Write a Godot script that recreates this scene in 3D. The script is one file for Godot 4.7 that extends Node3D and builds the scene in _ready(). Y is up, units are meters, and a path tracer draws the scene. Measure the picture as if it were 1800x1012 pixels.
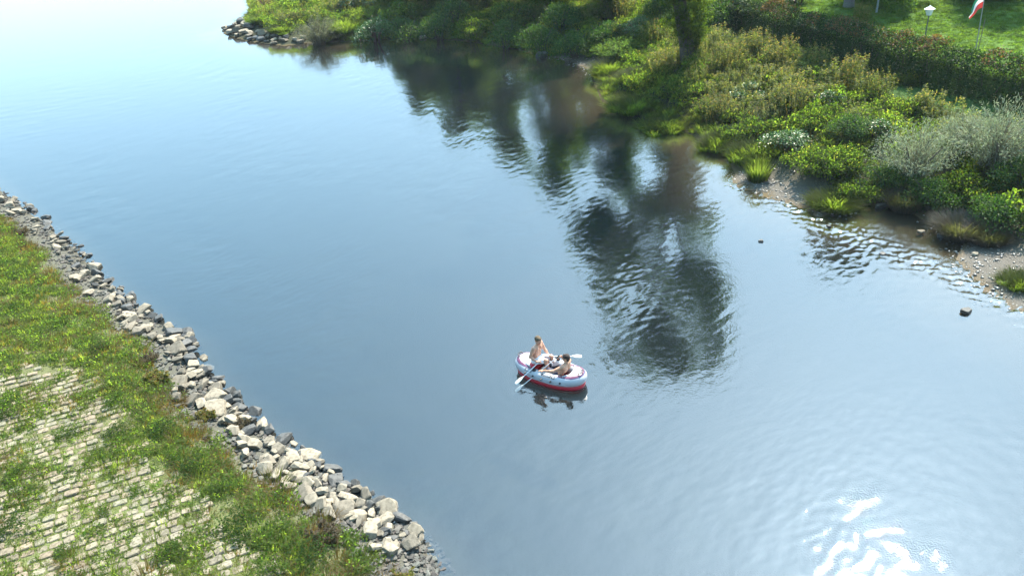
extends Node3D

# ---------------------------------------------------------------- constants
const SUN_UP := 49.3          # degrees above the horizon
const SUN_AZ := 33.0          # degrees from -z towards +x
const LEFT := [Vector2(-260, -400), Vector2(-130, -180), Vector2(-75, -100), Vector2(-36.1, -51.3), Vector2(-25.5, -39.1), Vector2(-21.9, -35.1), Vector2(-18.3, -31), Vector2(-15.2, -27), Vector2(-13.1, -24.7), Vector2(-10.9, -22.5), Vector2(-10, -20.7), Vector2(-9, -19.4), Vector2(-7.7, -17.8), Vector2(-6.1, -16.2), Vector2(-5.3, -15.4), Vector2(-4.3, -14.5), Vector2(-3.5, -13.7), Vector2(-2.6, -12.7), Vector2(-2.2, -11.8), Vector2(-1.3, -10.1), Vector2(6, 2), Vector2(20, 20), Vector2(200, 200), Vector2(200, 700), Vector2(-700, 700), Vector2(-700, -400)]
const RIGHT := [Vector2(-90, -400), Vector2(-48, -180), Vector2(-26.6, -96.1), Vector2(-24, -87.9), Vector2(-22.5, -79.2), Vector2(-23.7, -76.2), Vector2(-23.1, -74.1), Vector2(-19.8, -69.9), Vector2(-16.3, -66.7), Vector2(-14.5, -66.9), Vector2(-10.6, -65.7), Vector2(-5.1, -64.3), Vector2(-1.5, -61.5), Vector2(1.8, -57.7), Vector2(4, -54.8), Vector2(5.3, -53), Vector2(6.4, -50.1), Vector2(6.3, -46.5), Vector2(6.2, -43.7), Vector2(7, -40.8), Vector2(8.1, -39), Vector2(9.3, -37.7), Vector2(9.6, -35.9), Vector2(10.5, -33.4), Vector2(9.8, -30.4), Vector2(11.0, -28.2), Vector2(12.3, -26.6), Vector2(14, -27.4), Vector2(15.1, -26.4), Vector2(15.5, -25.2), Vector2(15.6, -23.4), Vector2(14.8, -22.4), Vector2(14.7, -20.5), Vector2(15, -19.3), Vector2(17.5, -15), Vector2(25, -6), Vector2(42, 10), Vector2(260, 190), Vector2(700, 190), Vector2(700, -400)]
const HEDGE := [Vector2(13.9, -55), Vector2(15.6, -49.7), Vector2(17, -45.6), Vector2(19.1, -38.8), Vector2(20.5, -34.9), Vector2(22.1, -31.7), Vector2(25, -26)]
const BAR_A := [Vector2(10.4, -30.6), Vector2(12.5, -27.3)]
const BAR_C := [Vector2(4.6, -53.2), Vector2(7.0, -49.6)]
const BAR_B := [Vector2(15.7, -23.6), Vector2(15.4, -18.6)]

var taken := {}
var wide := FastNoiseLite.new()
var mid := FastNoiseLite.new()
var fine := FastNoiseLite.new()
var mats := {}
var to_sun := Vector3.ZERO

# ---------------------------------------------------------------- helpers
class Shape:
	var v := PackedVector3Array()
	var n := PackedVector3Array()
	var c := PackedColorArray()
	var i := PackedInt32Array()

	func leaf(p: Vector3, along: Vector3, face: Vector3, length: float, width: float, col: Color) -> void:
		var side := along.cross(face).normalized() * width * 0.5
		var k := v.size()
		v.append(p)
		v.append(p + along * length * 0.45 + side)
		v.append(p + along * length - face * length * 0.12)
		v.append(p + along * length * 0.45 - side)
		var lean := side.normalized() * 0.25
		n.append(face)
		n.append((face + lean).normalized())
		n.append(face)
		n.append((face - lean).normalized())
		for q in 4:
			c.append(col)
		i.append_array(PackedInt32Array([k, k + 2, k + 1, k, k + 3, k + 2]))

	func blade(p: Vector3, up: Vector3, out: Vector3, length: float, bend: float, width: float, col: Color, tip: Color, cuts := 3) -> void:
		var side := up.cross(out).normalized() * width * 0.5
		if side == Vector3.ZERO:
			side = Vector3(width * 0.5, 0, 0)
		var k := v.size()
		for s in cuts + 1:
			var t := float(s) / cuts
			var q := p + up * length * (t - bend * t * t * 0.55) + out * length * bend * t * t
			var w := 1.0 - t * t * 0.93
			var f := (out * -(1.0 - bend * t) + up * (0.3 + bend * t)).normalized()
			v.append(q + side * w)
			v.append(q - side * w)
			n.append(f)
			n.append(f)
			var cc := col.lerp(tip, t)
			c.append(cc)
			c.append(cc)
			if s < cuts:
				var b := k + s * 2
				i.append_array(PackedInt32Array([b, b + 2, b + 1, b + 1, b + 2, b + 3]))

	func tube(path: PackedVector3Array, radii: PackedFloat32Array, sides: int, col: Color, rough := 0.0) -> void:
		var k := v.size()
		for s in path.size():
			var d := (path[mini(s + 1, path.size() - 1)] - path[maxi(s - 1, 0)]).normalized()
			var a := d.cross(Vector3(0.31, 0.2, 0.93)).normalized()
			var b := d.cross(a)
			for q in sides:
				var w := TAU * q / sides
				var o := a * cos(w) + b * sin(w)
				v.append(path[s] + o * radii[s] * (1.0 + rough * sin(q * 2.7 + s * 1.9)))
				n.append(o)
				c.append(col)
		for s in path.size() - 1:
			for q in sides:
				var r := k + s * sides + q
				var t := k + s * sides + (q + 1) % sides
				i.append_array(PackedInt32Array([r, r + sides, t, t, r + sides, t + sides]))
		for e in [0, path.size() - 1]:
			var m := v.size()
			v.append(path[e])
			n.append((path[e] - path[1 if e == 0 else e - 1]).normalized())
			c.append(col)
			for q in sides:
				var r: int = k + e * sides + q
				var t: int = k + e * sides + (q + 1) % sides
				if e == 0:
					i.append_array(PackedInt32Array([m, r, t]))
				else:
					i.append_array(PackedInt32Array([m, t, r]))

	func put(o: Shape, at: Transform3D, tint := Color.WHITE) -> void:
		var k := v.size()
		for q in o.v.size():
			v.append(at * o.v[q])
			n.append((at.basis * o.n[q]).normalized())
			c.append(o.c[q] * tint)
		for q in o.i:
			i.append(q + k)

	func mesh() -> ArrayMesh:
		var a := []
		a.resize(Mesh.ARRAY_MAX)
		a[Mesh.ARRAY_VERTEX] = v
		a[Mesh.ARRAY_NORMAL] = n
		a[Mesh.ARRAY_COLOR] = c
		a[Mesh.ARRAY_INDEX] = i
		var m := ArrayMesh.new()
		m.add_surface_from_arrays(Mesh.PRIMITIVE_TRIANGLES, a)
		return m

func numbered(called: String) -> String:
	taken[called] = taken.get(called, -1) + 1
	return called if taken[called] == 0 else "%s_%03d" % [called, taken[called]]

func tag(o: Node, label := "", category := "", group := "", kind := "") -> Node:
	for p in [["label", label], ["category", category], ["group", group], ["kind", kind]]:
		if p[1] != "":
			o.set_meta(p[0], p[1])
	return o

func base(called: String, at: Vector3, turn := 0.0) -> Node3D:
	var o := Node3D.new()
	o.name = numbered(called)
	o.position = at
	o.rotation.y = turn
	add_child(o)
	return o

func obj(called: String, mesh: Mesh, mat: Material, parent: Node = self) -> MeshInstance3D:
	var o := MeshInstance3D.new()
	o.name = numbered(called) if parent == self else called
	o.mesh = mesh
	o.material_override = mat
	parent.add_child(o, true)
	return o

func many(called: String, mesh: Mesh, mat: Material, at: Array, tints: Array, parent: Node = self) -> MultiMeshInstance3D:
	var mm := MultiMesh.new()
	mm.transform_format = MultiMesh.TRANSFORM_3D
	mm.use_colors = true
	mm.mesh = mesh
	mm.instance_count = at.size()
	for k in at.size():
		mm.set_instance_transform(k, at[k])
		mm.set_instance_color(k, tints[k])
	var o := MultiMeshInstance3D.new()
	o.name = numbered(called) if parent == self else called
	o.multimesh = mm
	o.material_override = mat
	parent.add_child(o, true)
	return o

func rgb(r: float, g: float, b: float) -> Color:
	return Color(r, g, b)

func lin(r: float, g: float, b: float) -> Color:      # a real-world base colour, for albedo_color
	return Color(r, g, b).linear_to_srgb()

func vary(g: RandomNumberGenerator, col: Color, much: float) -> Color:
	var k := 1.0 + g.randf_range(-much, much)
	return Color(col.r * k * (1.0 + g.randf_range(-much, much) * 0.4), col.g * k, col.b * k)

func pick_dir(g: RandomNumberGenerator) -> Vector3:
	return Vector3(g.randfn(), g.randfn(), g.randfn()).normalized()

func noise_image(size: int, freq: float, octaves: int, sd: int, kind := FastNoiseLite.TYPE_SIMPLEX_SMOOTH) -> Image:
	var f := FastNoiseLite.new()
	f.noise_type = kind
	f.seed = sd
	f.frequency = freq
	f.fractal_octaves = octaves
	return f.get_seamless_image(size, size)

func tone_texture(img: Image, lo: float, hi: float) -> ImageTexture:      # grey multiplier, real-world values lo to hi
	var w := img.get_width()
	var out := Image.create(w, w, false, Image.FORMAT_RGB8)
	for y in w:
		for x in w:
			var k: float = lerpf(lo, hi, img.get_pixel(x, y).r)
			out.set_pixel(x, y, Color(k, k, k).linear_to_srgb())
	return ImageTexture.create_from_image(out)

func bumps(img: Image, strength: float) -> ImageTexture:
	var b := img.duplicate() as Image
	b.convert(Image.FORMAT_RGBA8)
	b.bump_map_to_normal_map(strength)
	return ImageTexture.create_from_image(b)

# ---------------------------------------------------------------- the lie of the land
func shore(poly: PackedVector2Array, p: Vector2) -> float:      # metres inland (+) or off the bank (-)
	var best := 1e9
	for k in poly.size():
		var q := Geometry2D.get_closest_point_to_segment(p, poly[k], poly[(k + 1) % poly.size()])
		best = minf(best, q.distance_squared_to(p))
	return sqrt(best) * (1.0 if Geometry2D.is_point_in_polygon(p, poly) else -1.0)

func to_line(line: Array, p: Vector2) -> float:
	var best := 1e9
	for k in line.size() - 1:
		best = minf(best, Geometry2D.get_closest_point_to_segment(p, line[k], line[k + 1]).distance_to(p))
	return best

func beyond_hedge(p: Vector2) -> float:      # metres on the lawn side (+)
	var best := 1e9
	var sgn := 1.0
	for k in HEDGE.size() - 1:
		var a: Vector2 = HEDGE[k]
		var b: Vector2 = HEDGE[k + 1]
		var d := Geometry2D.get_closest_point_to_segment(p, a, b).distance_to(p)
		if d < best:
			best = d
			sgn = -1.0 if (b - a).cross(p - a) > 0.0 else 1.0
	return best * sgn

var left_poly := PackedVector2Array(LEFT)
var right_poly := PackedVector2Array(RIGHT)

func bar(p: Vector2) -> float:
	var k := maxf(maxf(1.0 - smoothstep(0.5, 1.3, to_line(BAR_A, p)), 1.0 - smoothstep(0.7, 1.3, to_line(BAR_C, p))), 1.0 - smoothstep(0.9, 2.0, to_line(BAR_B, p)))
	return k

func height_from(p: Vector2, dl: float, dr: float) -> float:
	var h := 0.0
	if dl > 0.0:
		h = 0.36 * minf(dl, 2.0) + 0.15 * clampf(dl - 2.0, 0.0, 12.0)
	elif dr > 0.0:
		h = 0.28 * minf(dr, 4.0) + 0.11 * clampf(dr - 4.0, 0.0, 9.0)
		h = lerpf(h, 0.02 + 0.07 * dr, bar(p))
		if dr > 4.0 and p.x > 5.0:      # a lawn terrace above the meadow, the hedge along its edge
			h = lerpf(minf(h, 1.55), 2.6, smoothstep(-0.35, 0.45, beyond_hedge(p)))
	else:
		var l := -minf(-dl * 0.45, 2.4)
		var r := -(minf(-dr, 4.0) * 0.07 + maxf(-dr - 4.0, 0.0) * 0.3)
		h = maxf(maxf(l, r), -2.4)
	return h + mid.get_noise_2d(p.x * 3.0, p.y * 3.0) * 0.05 * clampf(absf(maxf(dl, dr)), 0.0, 1.0)

func ground(p: Vector2) -> float:
	return height_from(p, shore(left_poly, p), shore(right_poly, p))

func grid_lines(lo: float, hi: float, step: float, far: float) -> PackedFloat32Array:
	var out := PackedFloat32Array()
	var q := lo
	while q < hi:
		out.append(q)
		q += step
	var s := step
	while q < far:
		out.append(q)
		s *= 1.35
		q += s
	out.append(far)
	var head := PackedFloat32Array()
	s = step
	q = lo
	while q > -far:
		s *= 1.35
		q -= s
		head.append(maxf(q, -far))
	head.reverse()
	head.append_array(out)
	return head

# ---------------------------------------------------------------- build order
func _ready() -> void:
	# the camera stands on a bridge 13.7 m over the river
	var cam := Camera3D.new()
	cam.name = "camera"
	cam.position = Vector3(0, 13.7, 0)
	cam.basis = Basis(Vector3.RIGHT, deg_to_rad(-30.0)) * Basis(Vector3.BACK, deg_to_rad(-6.0))
	cam.fov = 39.75
	cam.near = 0.1
	cam.far = 3000.0
	add_child(cam)
	cam.current = true

	var el := deg_to_rad(SUN_UP)
	var az := deg_to_rad(SUN_AZ)
	to_sun = Vector3(cos(el) * sin(az), sin(el), -cos(el) * cos(az))
	var env := Environment.new()
	env.background_mode = Environment.BG_SKY
	env.sky = Sky.new()
	env.sky.sky_material = make_sky()
	env.background_energy_multiplier = 1.0
	env.tonemap_mode = Environment.TONE_MAPPER_LINEAR
	env.tonemap_exposure = 3.3
	env.fog_enabled = true      # thin bright haze over the river
	env.fog_mode = Environment.FOG_MODE_EXPONENTIAL
	env.fog_density = 0.00022
	env.fog_light_color = Color(0.92, 0.96, 1.0)
	env.sdfgi_enabled = true
	env.ssao_enabled = true
	env.ssil_enabled = true
	var we := WorldEnvironment.new()
	we.name = "world_environment"
	we.environment = env
	add_child(we)
	var sun := DirectionalLight3D.new()
	sun.name = "sun"
	sun.light_color = Color(1.0, 0.965, 0.9)
	sun.light_energy = 1.6
	sun.light_angular_distance = 0.5
	sun.shadow_enabled = true
	add_child(sun)
	sun.look_at_from_position(to_sun * 50.0, Vector3.ZERO, Vector3.UP)

	for p in [[wide, 0.05, 3, 11], [mid, 0.25, 3, 12], [fine, 1.0, 3, 13]]:
		p[0].noise_type = FastNoiseLite.TYPE_SIMPLEX_SMOOTH
		p[0].frequency = p[1]
		p[0].fractal_octaves = p[2]
		p[0].seed = p[3]
	make_materials()
	build_ground()
	build_water()
	build_pavement()
	build_rocks()
	build_left_plants()
	build_trees()
	build_bushes()
	build_undergrowth()
	build_lawn_things()
	build_boat()

func sky_light(d: Vector3) -> Color:
	var e := maxf(d.y, 0.0)
	var near := d.dot(to_sun)
	var off := rad_to_deg(acos(clampf(near, -1.0, 1.0)))
	var low := exp(-e / 0.2)
	var c := Color(0.125, 0.39, 0.65) * (0.45 + 0.55 * smoothstep(-0.3, 0.75, near)) * (1.0 - 0.6 * low)
	c += Color(0.62, 0.74, 0.74) * low * (0.45 + 0.55 * smoothstep(-0.6, 0.7, near))      # haze towards the horizon
	c += Color(0.90, 1.09, 1.22) * 2.75 * exp(-off / 19.0)                                  # the bright air round the sun
	return c * 0.9

func make_sky() -> Material:
	var w := 512
	var img := Image.create(w, w / 2, false, Image.FORMAT_RGBF)
	for y in w / 2:
		var up := PI * (0.5 - (y + 0.5) / (w / 2))
		for x in w:
			var round_ := TAU * (x + 0.5) / w
			var c := sky_light(Vector3(sin(round_) * cos(up), sin(up), -cos(round_) * cos(up)))
			if up < 0.0:
				c = c.lerp(Color(0.12, 0.14, 0.12), smoothstep(0.0, 0.12, -up))
			img.set_pixel(x, y, c)
	var m := PanoramaSkyMaterial.new()
	m.panorama = ImageTexture.create_from_image(img)
	m.filter = true
	return m

func leaf_mat(name_: String, through: Color) -> StandardMaterial3D:
	var m := StandardMaterial3D.new()
	m.resource_name = name_
	m.vertex_color_use_as_albedo = true
	m.roughness = 0.55
	m.metallic_specular = 0.35
	m.cull_mode = BaseMaterial3D.CULL_DISABLED
	m.backlight_enabled = true
	m.backlight = through
	return m

func plain(name_: String, col: Color, rough := 0.7) -> StandardMaterial3D:
	var m := StandardMaterial3D.new()
	m.resource_name = name_
	m.albedo_color = col
	m.roughness = rough
	return m

func make_materials() -> void:
	mats.leaf = leaf_mat("leaf", Color(1.2, 1.28, 0.75))
	mats.shade_leaf = leaf_mat("thick leaf", Color(1.0, 1.08, 0.6))
	mats.dry = leaf_mat("dry leaf", Color(1.2, 1.1, 0.7))
	mats.gloss = leaf_mat("shiny leaf", Color(0.6, 0.65, 0.4))
	mats.gloss.roughness = 0.42
	mats.gloss.metallic_specular = 0.45
	mats.stem = plain("stem", Color.WHITE, 0.9)
	mats.stem.vertex_color_use_as_albedo = true
	mats.cloth = leaf_mat("cloth", Color(0.8, 0.8, 0.8))
	mats.white = plain("white paint", lin(0.8, 0.8, 0.78), 0.35)
	mats.skin = plain("skin", Color.WHITE, 0.5)
	mats.skin.vertex_color_use_as_albedo = true
	mats.skin.subsurf_scatter_enabled = true
	mats.skin.subsurf_scatter_strength = 0.15
	mats.vinyl = plain("vinyl", Color.WHITE, 0.32)
	mats.vinyl.vertex_color_use_as_albedo = true
	mats.rubber = plain("rubber", Color.WHITE, 0.5)
	mats.rubber.vertex_color_use_as_albedo = true
	mats.fabric = plain("fabric", Color.WHITE, 0.85)
	mats.fabric.vertex_color_use_as_albedo = true
	mats.silver = leaf_mat("silver leaf", Color(0.9, 0.93, 0.82))
	var coarse := noise_image(512, 0.012, 5, 3)
	var grain := noise_image(512, 0.06, 4, 4)
	var g := StandardMaterial3D.new()
	g.resource_name = "earth"
	g.vertex_color_use_as_albedo = true
	g.albedo_texture = tone_texture(grain, 0.45, 1.35)
	g.uv1_triplanar = true
	g.uv1_world_triplanar = true
	g.uv1_scale = Vector3(0.6, 0.6, 0.6)
	g.normal_enabled = true
	g.normal_texture = bumps(grain, 6.0)
	g.roughness = 0.95
	g.metallic_specular = 0.2
	mats.ground = g
	var s := StandardMaterial3D.new()
	s.resource_name = "pale stone"
	s.vertex_color_use_as_albedo = true
	s.albedo_texture = tone_texture(coarse, 0.35, 1.35)
	s.uv1_triplanar = true
	s.uv1_world_triplanar = true
	s.uv1_scale = Vector3(1.1, 1.1, 1.1)
	s.normal_enabled = true
	s.normal_texture = bumps(grain, 5.0)
	s.normal_scale = 0.7
	s.roughness = 0.85
	s.metallic_specular = 0.3
	mats.stone = s
	for q in [["rock_pale", Color(0.24, 0.203, 0.15)], ["rock_mid", Color(0.16, 0.137, 0.104)], ["rock_dark", Color(0.075, 0.072, 0.066)], ["paving_a", Color(0.185, 0.157, 0.11)], ["paving_b", Color(0.15, 0.13, 0.094)], ["paving_c", Color(0.215, 0.186, 0.136)]]:
		var m := s.duplicate() as StandardMaterial3D
		m.resource_name = q[0]
		m.vertex_color_use_as_albedo = false
		m.albedo_color = (q[1] as Color).linear_to_srgb()
		if q[0] == "rock_dark":
			m.roughness = 0.5
		mats[q[0]] = m
	mats.wet_gravel = s.duplicate()
	mats.wet_gravel.roughness = 0.33
	mats.wet_gravel.metallic_specular = 0.6
	var b := StandardMaterial3D.new()
	b.resource_name = "bark"
	b.albedo_color = lin(0.11, 0.09, 0.065)
	b.albedo_texture = tone_texture(grain, 0.35, 1.3)
	b.uv1_triplanar = true
	b.uv1_scale = Vector3(1.6, 0.5, 1.6)
	b.normal_enabled = true
	b.normal_texture = bumps(grain, 14.0)
	b.roughness = 0.9
	mats.bark = b
	var pale := b.duplicate() as StandardMaterial3D
	pale.albedo_color = lin(0.3, 0.28, 0.25)
	mats.pale_bark = pale

func build_ground() -> void:
	var xs := grid_lines(-42.0, 46.0, 0.5, 700.0)
	var zs := grid_lines(-104.0, 4.0, 0.5, 700.0)
	var v := PackedVector3Array()
	var c := PackedColorArray()
	for z in zs:
		for x in xs:
			var p := Vector2(x, z)
			var dl := shore(left_poly, p)
			var dr := shore(right_poly, p)
			var k := wide.get_noise_2d(x * 3.0, z * 3.0)
			v.append(Vector3(x, height_from(p, dl, dr), z))
			var col := Color(0.13, 0.09, 0.045)
			if dl > 0.0:
				col = Color(0.085, 0.08, 0.065).lerp(Color(0.115, 0.10, 0.06), smoothstep(1.0, 3.0, dl))
				col = col.lerp(Color(0.10, 0.125, 0.04), clampf(0.6 + k, 0.0, 1.0) * smoothstep(0.8, 1.8, dl) * 0.75)
			elif dr > 0.0:
				var hb := beyond_hedge(p)
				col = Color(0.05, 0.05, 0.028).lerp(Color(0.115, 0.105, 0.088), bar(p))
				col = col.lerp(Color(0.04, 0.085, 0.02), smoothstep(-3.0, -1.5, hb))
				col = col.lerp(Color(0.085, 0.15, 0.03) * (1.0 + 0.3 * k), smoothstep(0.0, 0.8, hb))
			else:
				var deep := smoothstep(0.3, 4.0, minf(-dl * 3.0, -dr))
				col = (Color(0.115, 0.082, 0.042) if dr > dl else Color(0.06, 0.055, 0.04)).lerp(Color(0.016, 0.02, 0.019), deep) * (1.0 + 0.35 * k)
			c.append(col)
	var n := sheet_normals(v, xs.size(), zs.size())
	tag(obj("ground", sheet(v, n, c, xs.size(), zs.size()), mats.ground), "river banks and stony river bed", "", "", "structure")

func sheet_normals(v: PackedVector3Array, w: int, h: int) -> PackedVector3Array:
	var n := PackedVector3Array()
	n.resize(v.size())
	for z in h:
		for x in w:
			var a := v[z * w + mini(x + 1, w - 1)] - v[z * w + maxi(x - 1, 0)]
			var b := v[mini(z + 1, h - 1) * w + x] - v[maxi(z - 1, 0) * w + x]
			n[z * w + x] = b.cross(a).normalized()
	return n

func sheet(v: PackedVector3Array, n: PackedVector3Array, c: PackedColorArray, w: int, h: int) -> ArrayMesh:
	var i := PackedInt32Array()
	i.resize((w - 1) * (h - 1) * 6)
	var k := 0
	for z in h - 1:
		for x in w - 1:
			var a := z * w + x
			i[k] = a
			i[k + 1] = a + 1
			i[k + 2] = a + w
			i[k + 3] = a + 1
			i[k + 4] = a + w + 1
			i[k + 5] = a + w
			k += 6
	var arr := []
	arr.resize(Mesh.ARRAY_MAX)
	arr[Mesh.ARRAY_VERTEX] = v
	arr[Mesh.ARRAY_NORMAL] = n
	if c.size():
		arr[Mesh.ARRAY_COLOR] = c
	arr[Mesh.ARRAY_INDEX] = i
	var m := ArrayMesh.new()
	m.add_surface_from_arrays(Mesh.PRIMITIVE_TRIANGLES, arr)
	return m

# ---------------------------------------------------------------- the river
const RIFFLE := [Vector2(9.8, -30), Vector2(11.7, -26.4), Vector2(12.9, -23.6), Vector2(14.2, -21.3), Vector2(14.9, -19.2), Vector2(17, -15)]
const RIPPLES := [Vector2(8.4, -33), Vector2(9.3, -27.5), Vector2(11.2, -24), Vector2(12.6, -20.5)]
const COVE := [Vector2(-8.7, -56.5), Vector2(-3.4, -43.3), Vector2(0.7, -36.3), Vector2(2.9, -31.8), Vector2(3.5, -27), Vector2(4.5, -22)]

func water_lines(stops: Array) -> PackedFloat32Array:      # [from, step] rows, the last one the end
	var out := PackedFloat32Array()
	for k in stops.size() - 1:
		var q: float = stops[k][0]
		while q < stops[k + 1][0] - stops[k][1] * 0.5:
			out.append(q)
			q += stops[k][1]
	out.append(stops[stops.size() - 1][0])
	return out

func build_water() -> void:
	var xs := water_lines([[-700, 100], [-100, 5], [-40, 0.8], [-24, 0.3], [-12, 0.115], [19, 2.0], [35, 50], [700, 1]])
	var zs := water_lines([[-700, 100], [-200, 5], [-100, 0.6], [-60, 0.22], [-40, 0.12], [-28, 0.075], [-9, 0.5], [0, 10], [100, 100], [700, 1]])
	var swell := FastNoiseLite.new()
	swell.noise_type = FastNoiseLite.TYPE_SIMPLEX_SMOOTH
	swell.frequency = 0.9
	swell.fractal_octaves = 2
	swell.seed = 21
	var chop := swell.duplicate() as FastNoiseLite
	chop.frequency = 3.7
	chop.seed = 22
	var v := PackedVector3Array()
	v.resize(xs.size() * zs.size())
	var along := Vector2(0.55, 0.835)      # the way the river runs
	var across := Vector2(0.835, -0.55)
	var k := 0
	for z in zs:
		for x in xs:
			var p := Vector2(x, z)
			var h := 0.0
			if x > -40.0 and x < 30.0 and z > -100.0 and z < 0.0:
				var a := p.dot(along)
				var b := p.dot(across)
				var calm := 0.35 + 0.65 * smoothstep(-0.15, 0.4, wide.get_noise_2d(a * 1.2, b * 3.0 + 70.0))
				var far := 1.0 - smoothstep(-60.0, -100.0, z) * 0.8
				var rough := 1.15 * exp(-pow(to_line(RIPPLES, p) / 1.8, 2.0)) + 0.8 * exp(-pow(to_line(COVE, p) / 2.2, 2.0))
				var tree := exp(-(p - Vector2(4.6, -21.5)).length_squared() / 20.0) * 0.9
				h = swell.get_noise_2d(a * 0.8, b * 0.55) * 0.0065 * calm * far
				h += chop.get_noise_2d(a, b * 0.5) * 0.0027 * (calm * 1.45 + rough * 1.5 + tree * 0.4 + 1.8 * smoothstep(-18.0, -12.5, z) * smoothstep(2.0, 8.0, x)) * far
				h += swell.get_noise_2d(a * 2.4, b * 0.8 + 40.0) * 0.004 * (rough + tree * 0.2)
				var rif := exp(-pow(to_line(RIFFLE, p) / 0.7, 2.0))
				if rif > 0.02:
					h += chop.get_noise_2d(a * 0.75, b * 0.75 + 9.0) * 0.045 * rif
				var d := p.distance_to(Vector2(0.75, -18.45))
				if d < 4.0:
					h += sin(d * 16.0) * 0.0015 * exp(-pow((d - 1.5) / 1.1, 2.0))
					h += chop.get_noise_2d(x * 1.6, z * 1.6) * 0.02 * (exp(-(p - Vector2(1.85, -18.75)).length_squared() / 0.05) + exp(-(p - Vector2(-0.1, -17.9)).length_squared() / 0.06))
			v[k] = Vector3(x, h, z)
			k += 1
	var n := sheet_normals(v, xs.size(), zs.size())
	var m := StandardMaterial3D.new()
	m.resource_name = "river water"
	m.transparency = BaseMaterial3D.TRANSPARENCY_ALPHA
	m.albedo_color = Color(lin(0.003, 0.006, 0.008), 0.5)
	m.roughness = 0.012
	m.metallic_specular = 0.7
	m.clearcoat_enabled = true
	m.clearcoat = 1.0
	m.clearcoat_roughness = 0.035
	m.normal_enabled = true
	m.normal_texture = bumps(noise_image(512, 0.035, 3, 31), 2.0)
	m.normal_scale = 0.19
	m.uv1_triplanar = true
	m.uv1_world_triplanar = true
	m.uv1_scale = Vector3(0.42, 0.42, 0.42)
	tag(obj("water", sheet(v, n, PackedColorArray(), xs.size(), zs.size()), m), "calm river with small ripples", "", "", "structure")

# ---------------------------------------------------------------- plants
const GREEN := Color(0.058, 0.102, 0.027)
const LIME := Color(0.130, 0.178, 0.042)
const DARK := Color(0.028, 0.065, 0.016)
const STRAW := Color(0.26, 0.20, 0.095)
const RUST := Color(0.20, 0.09, 0.035)
const SILVER := Color(0.215, 0.245, 0.165)

var sprouts := {}

func lumps(g: RandomNumberGenerator, r: float, h: float, count: int) -> Array:
	var out := []
	for k in count:
		var a := g.randf() * TAU
		var q := sqrt(g.randf()) * r * 0.68
		var tall := h * (1.0 - 0.45 * q / r) * g.randf_range(0.75, 1.05)
		var rad := r * g.randf_range(0.26, 0.44)
		out.append([Vector3(cos(a) * q, maxf(tall - rad, rad * 0.3), sin(a) * q), rad])
	return out

func leafy(sd: int, r: float, h: float, count: int, size: float, slim: float, cols: Array, flat := 0.75) -> Shape:
	var g := RandomNumberGenerator.new()
	g.seed = sd
	var s := Shape.new()
	var parts := lumps(g, r, h, 12)
	for k in count:
		var l: Array = parts[g.randi() % parts.size()]
		var d := pick_dir(g)
		if d.y < -0.35:
			d.y = -d.y
		var p: Vector3 = l[0] + d * l[1] * Vector3(1, 0.9, 1) * g.randf_range(0.55, 1.08)
		p.y = maxf(p.y, 0.02)
		var along := (d * 0.8 + pick_dir(g) * 0.8 + Vector3(0, -0.1, 0)).normalized()
		var face := (Vector3.UP * flat + d * 0.4 + pick_dir(g) * 0.55).normalized()
		face = (face - along * face.dot(along)).normalized()
		var col: Color = (cols[0] as Color).lerp(cols[1], g.randf())
		if cols.size() > 2 and g.randf() < 0.08:
			col = cols[2]
		s.leaf(p, along, face, size * g.randf_range(0.65, 1.35), size * slim * g.randf_range(0.8, 1.2), vary(g, col, 0.25))
	return s

func tussock(sd: int, r: float, h: float, count: int, width: float, bend: float, cols: Array, cuts := 4) -> Shape:
	var g := RandomNumberGenerator.new()
	g.seed = sd
	var s := Shape.new()
	for k in count:
		var a := g.randf() * TAU
		var q := sqrt(g.randf()) * r * 0.55
		var out := Vector3(cos(a), 0, sin(a))
		var b := clampf(bend * g.randf_range(0.5, 1.3) * (0.4 + q / r), 0.05, 1.0)
		var up := (Vector3.UP + out * 0.25 + pick_dir(g) * 0.18).normalized()
		var col := vary(g, (cols[0] as Color).lerp(cols[1], g.randf()), 0.25)
		var tip: Color = col.lerp(cols[2], g.randf_range(0.1, 0.9)) if cols.size() > 2 else col * 1.1
		s.blade(out * q, up, out, h * g.randf_range(0.55, 1.2), b, width * g.randf_range(0.7, 1.3), col, tip, cuts)
	return s

func stalks(sd: int, r: float, h: float, count: int, cols: Array) -> Shape:
	var g := RandomNumberGenerator.new()
	g.seed = sd
	var s := Shape.new()
	for k in count:
		var a := g.randf() * TAU
		var q := sqrt(g.randf()) * r
		var foot := Vector3(cos(a) * q, 0, sin(a) * q)
		var tall := h * g.randf_range(0.6, 1.15)
		var lean := Vector3(g.randfn() * 0.12, 1, g.randfn() * 0.12).normalized()
		var stem: Color = (cols[2] as Color).lerp(cols[1], g.randf() * 0.5)
		s.blade(foot, lean, Vector3(cos(a), 0, sin(a)), tall, 0.1, 0.022, stem, stem, 1)
		for j in 26:
			var t := sqrt(g.randf_range(0.05, 1.0))
			var d := pick_dir(g)
			d.y = absf(d.y) * 0.5
			var col: Color = (cols[0] as Color).lerp(cols[1], clampf(t * t + g.randf_range(-0.4, 0.3), 0.0, 1.0))
			if t > 0.86 and g.randf() < 0.5:
				col = cols[2]
			var face := (Vector3.UP + pick_dir(g) * 0.7).normalized()
			d = d.normalized()
			face = (face - d * face.dot(d)).normalized()
			s.leaf(foot + lean * tall * t, d, face, 0.135 * (1.25 - t * 0.7) * g.randf_range(0.7, 1.4), 0.045, vary(g, col, 0.25))
	return s

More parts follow.
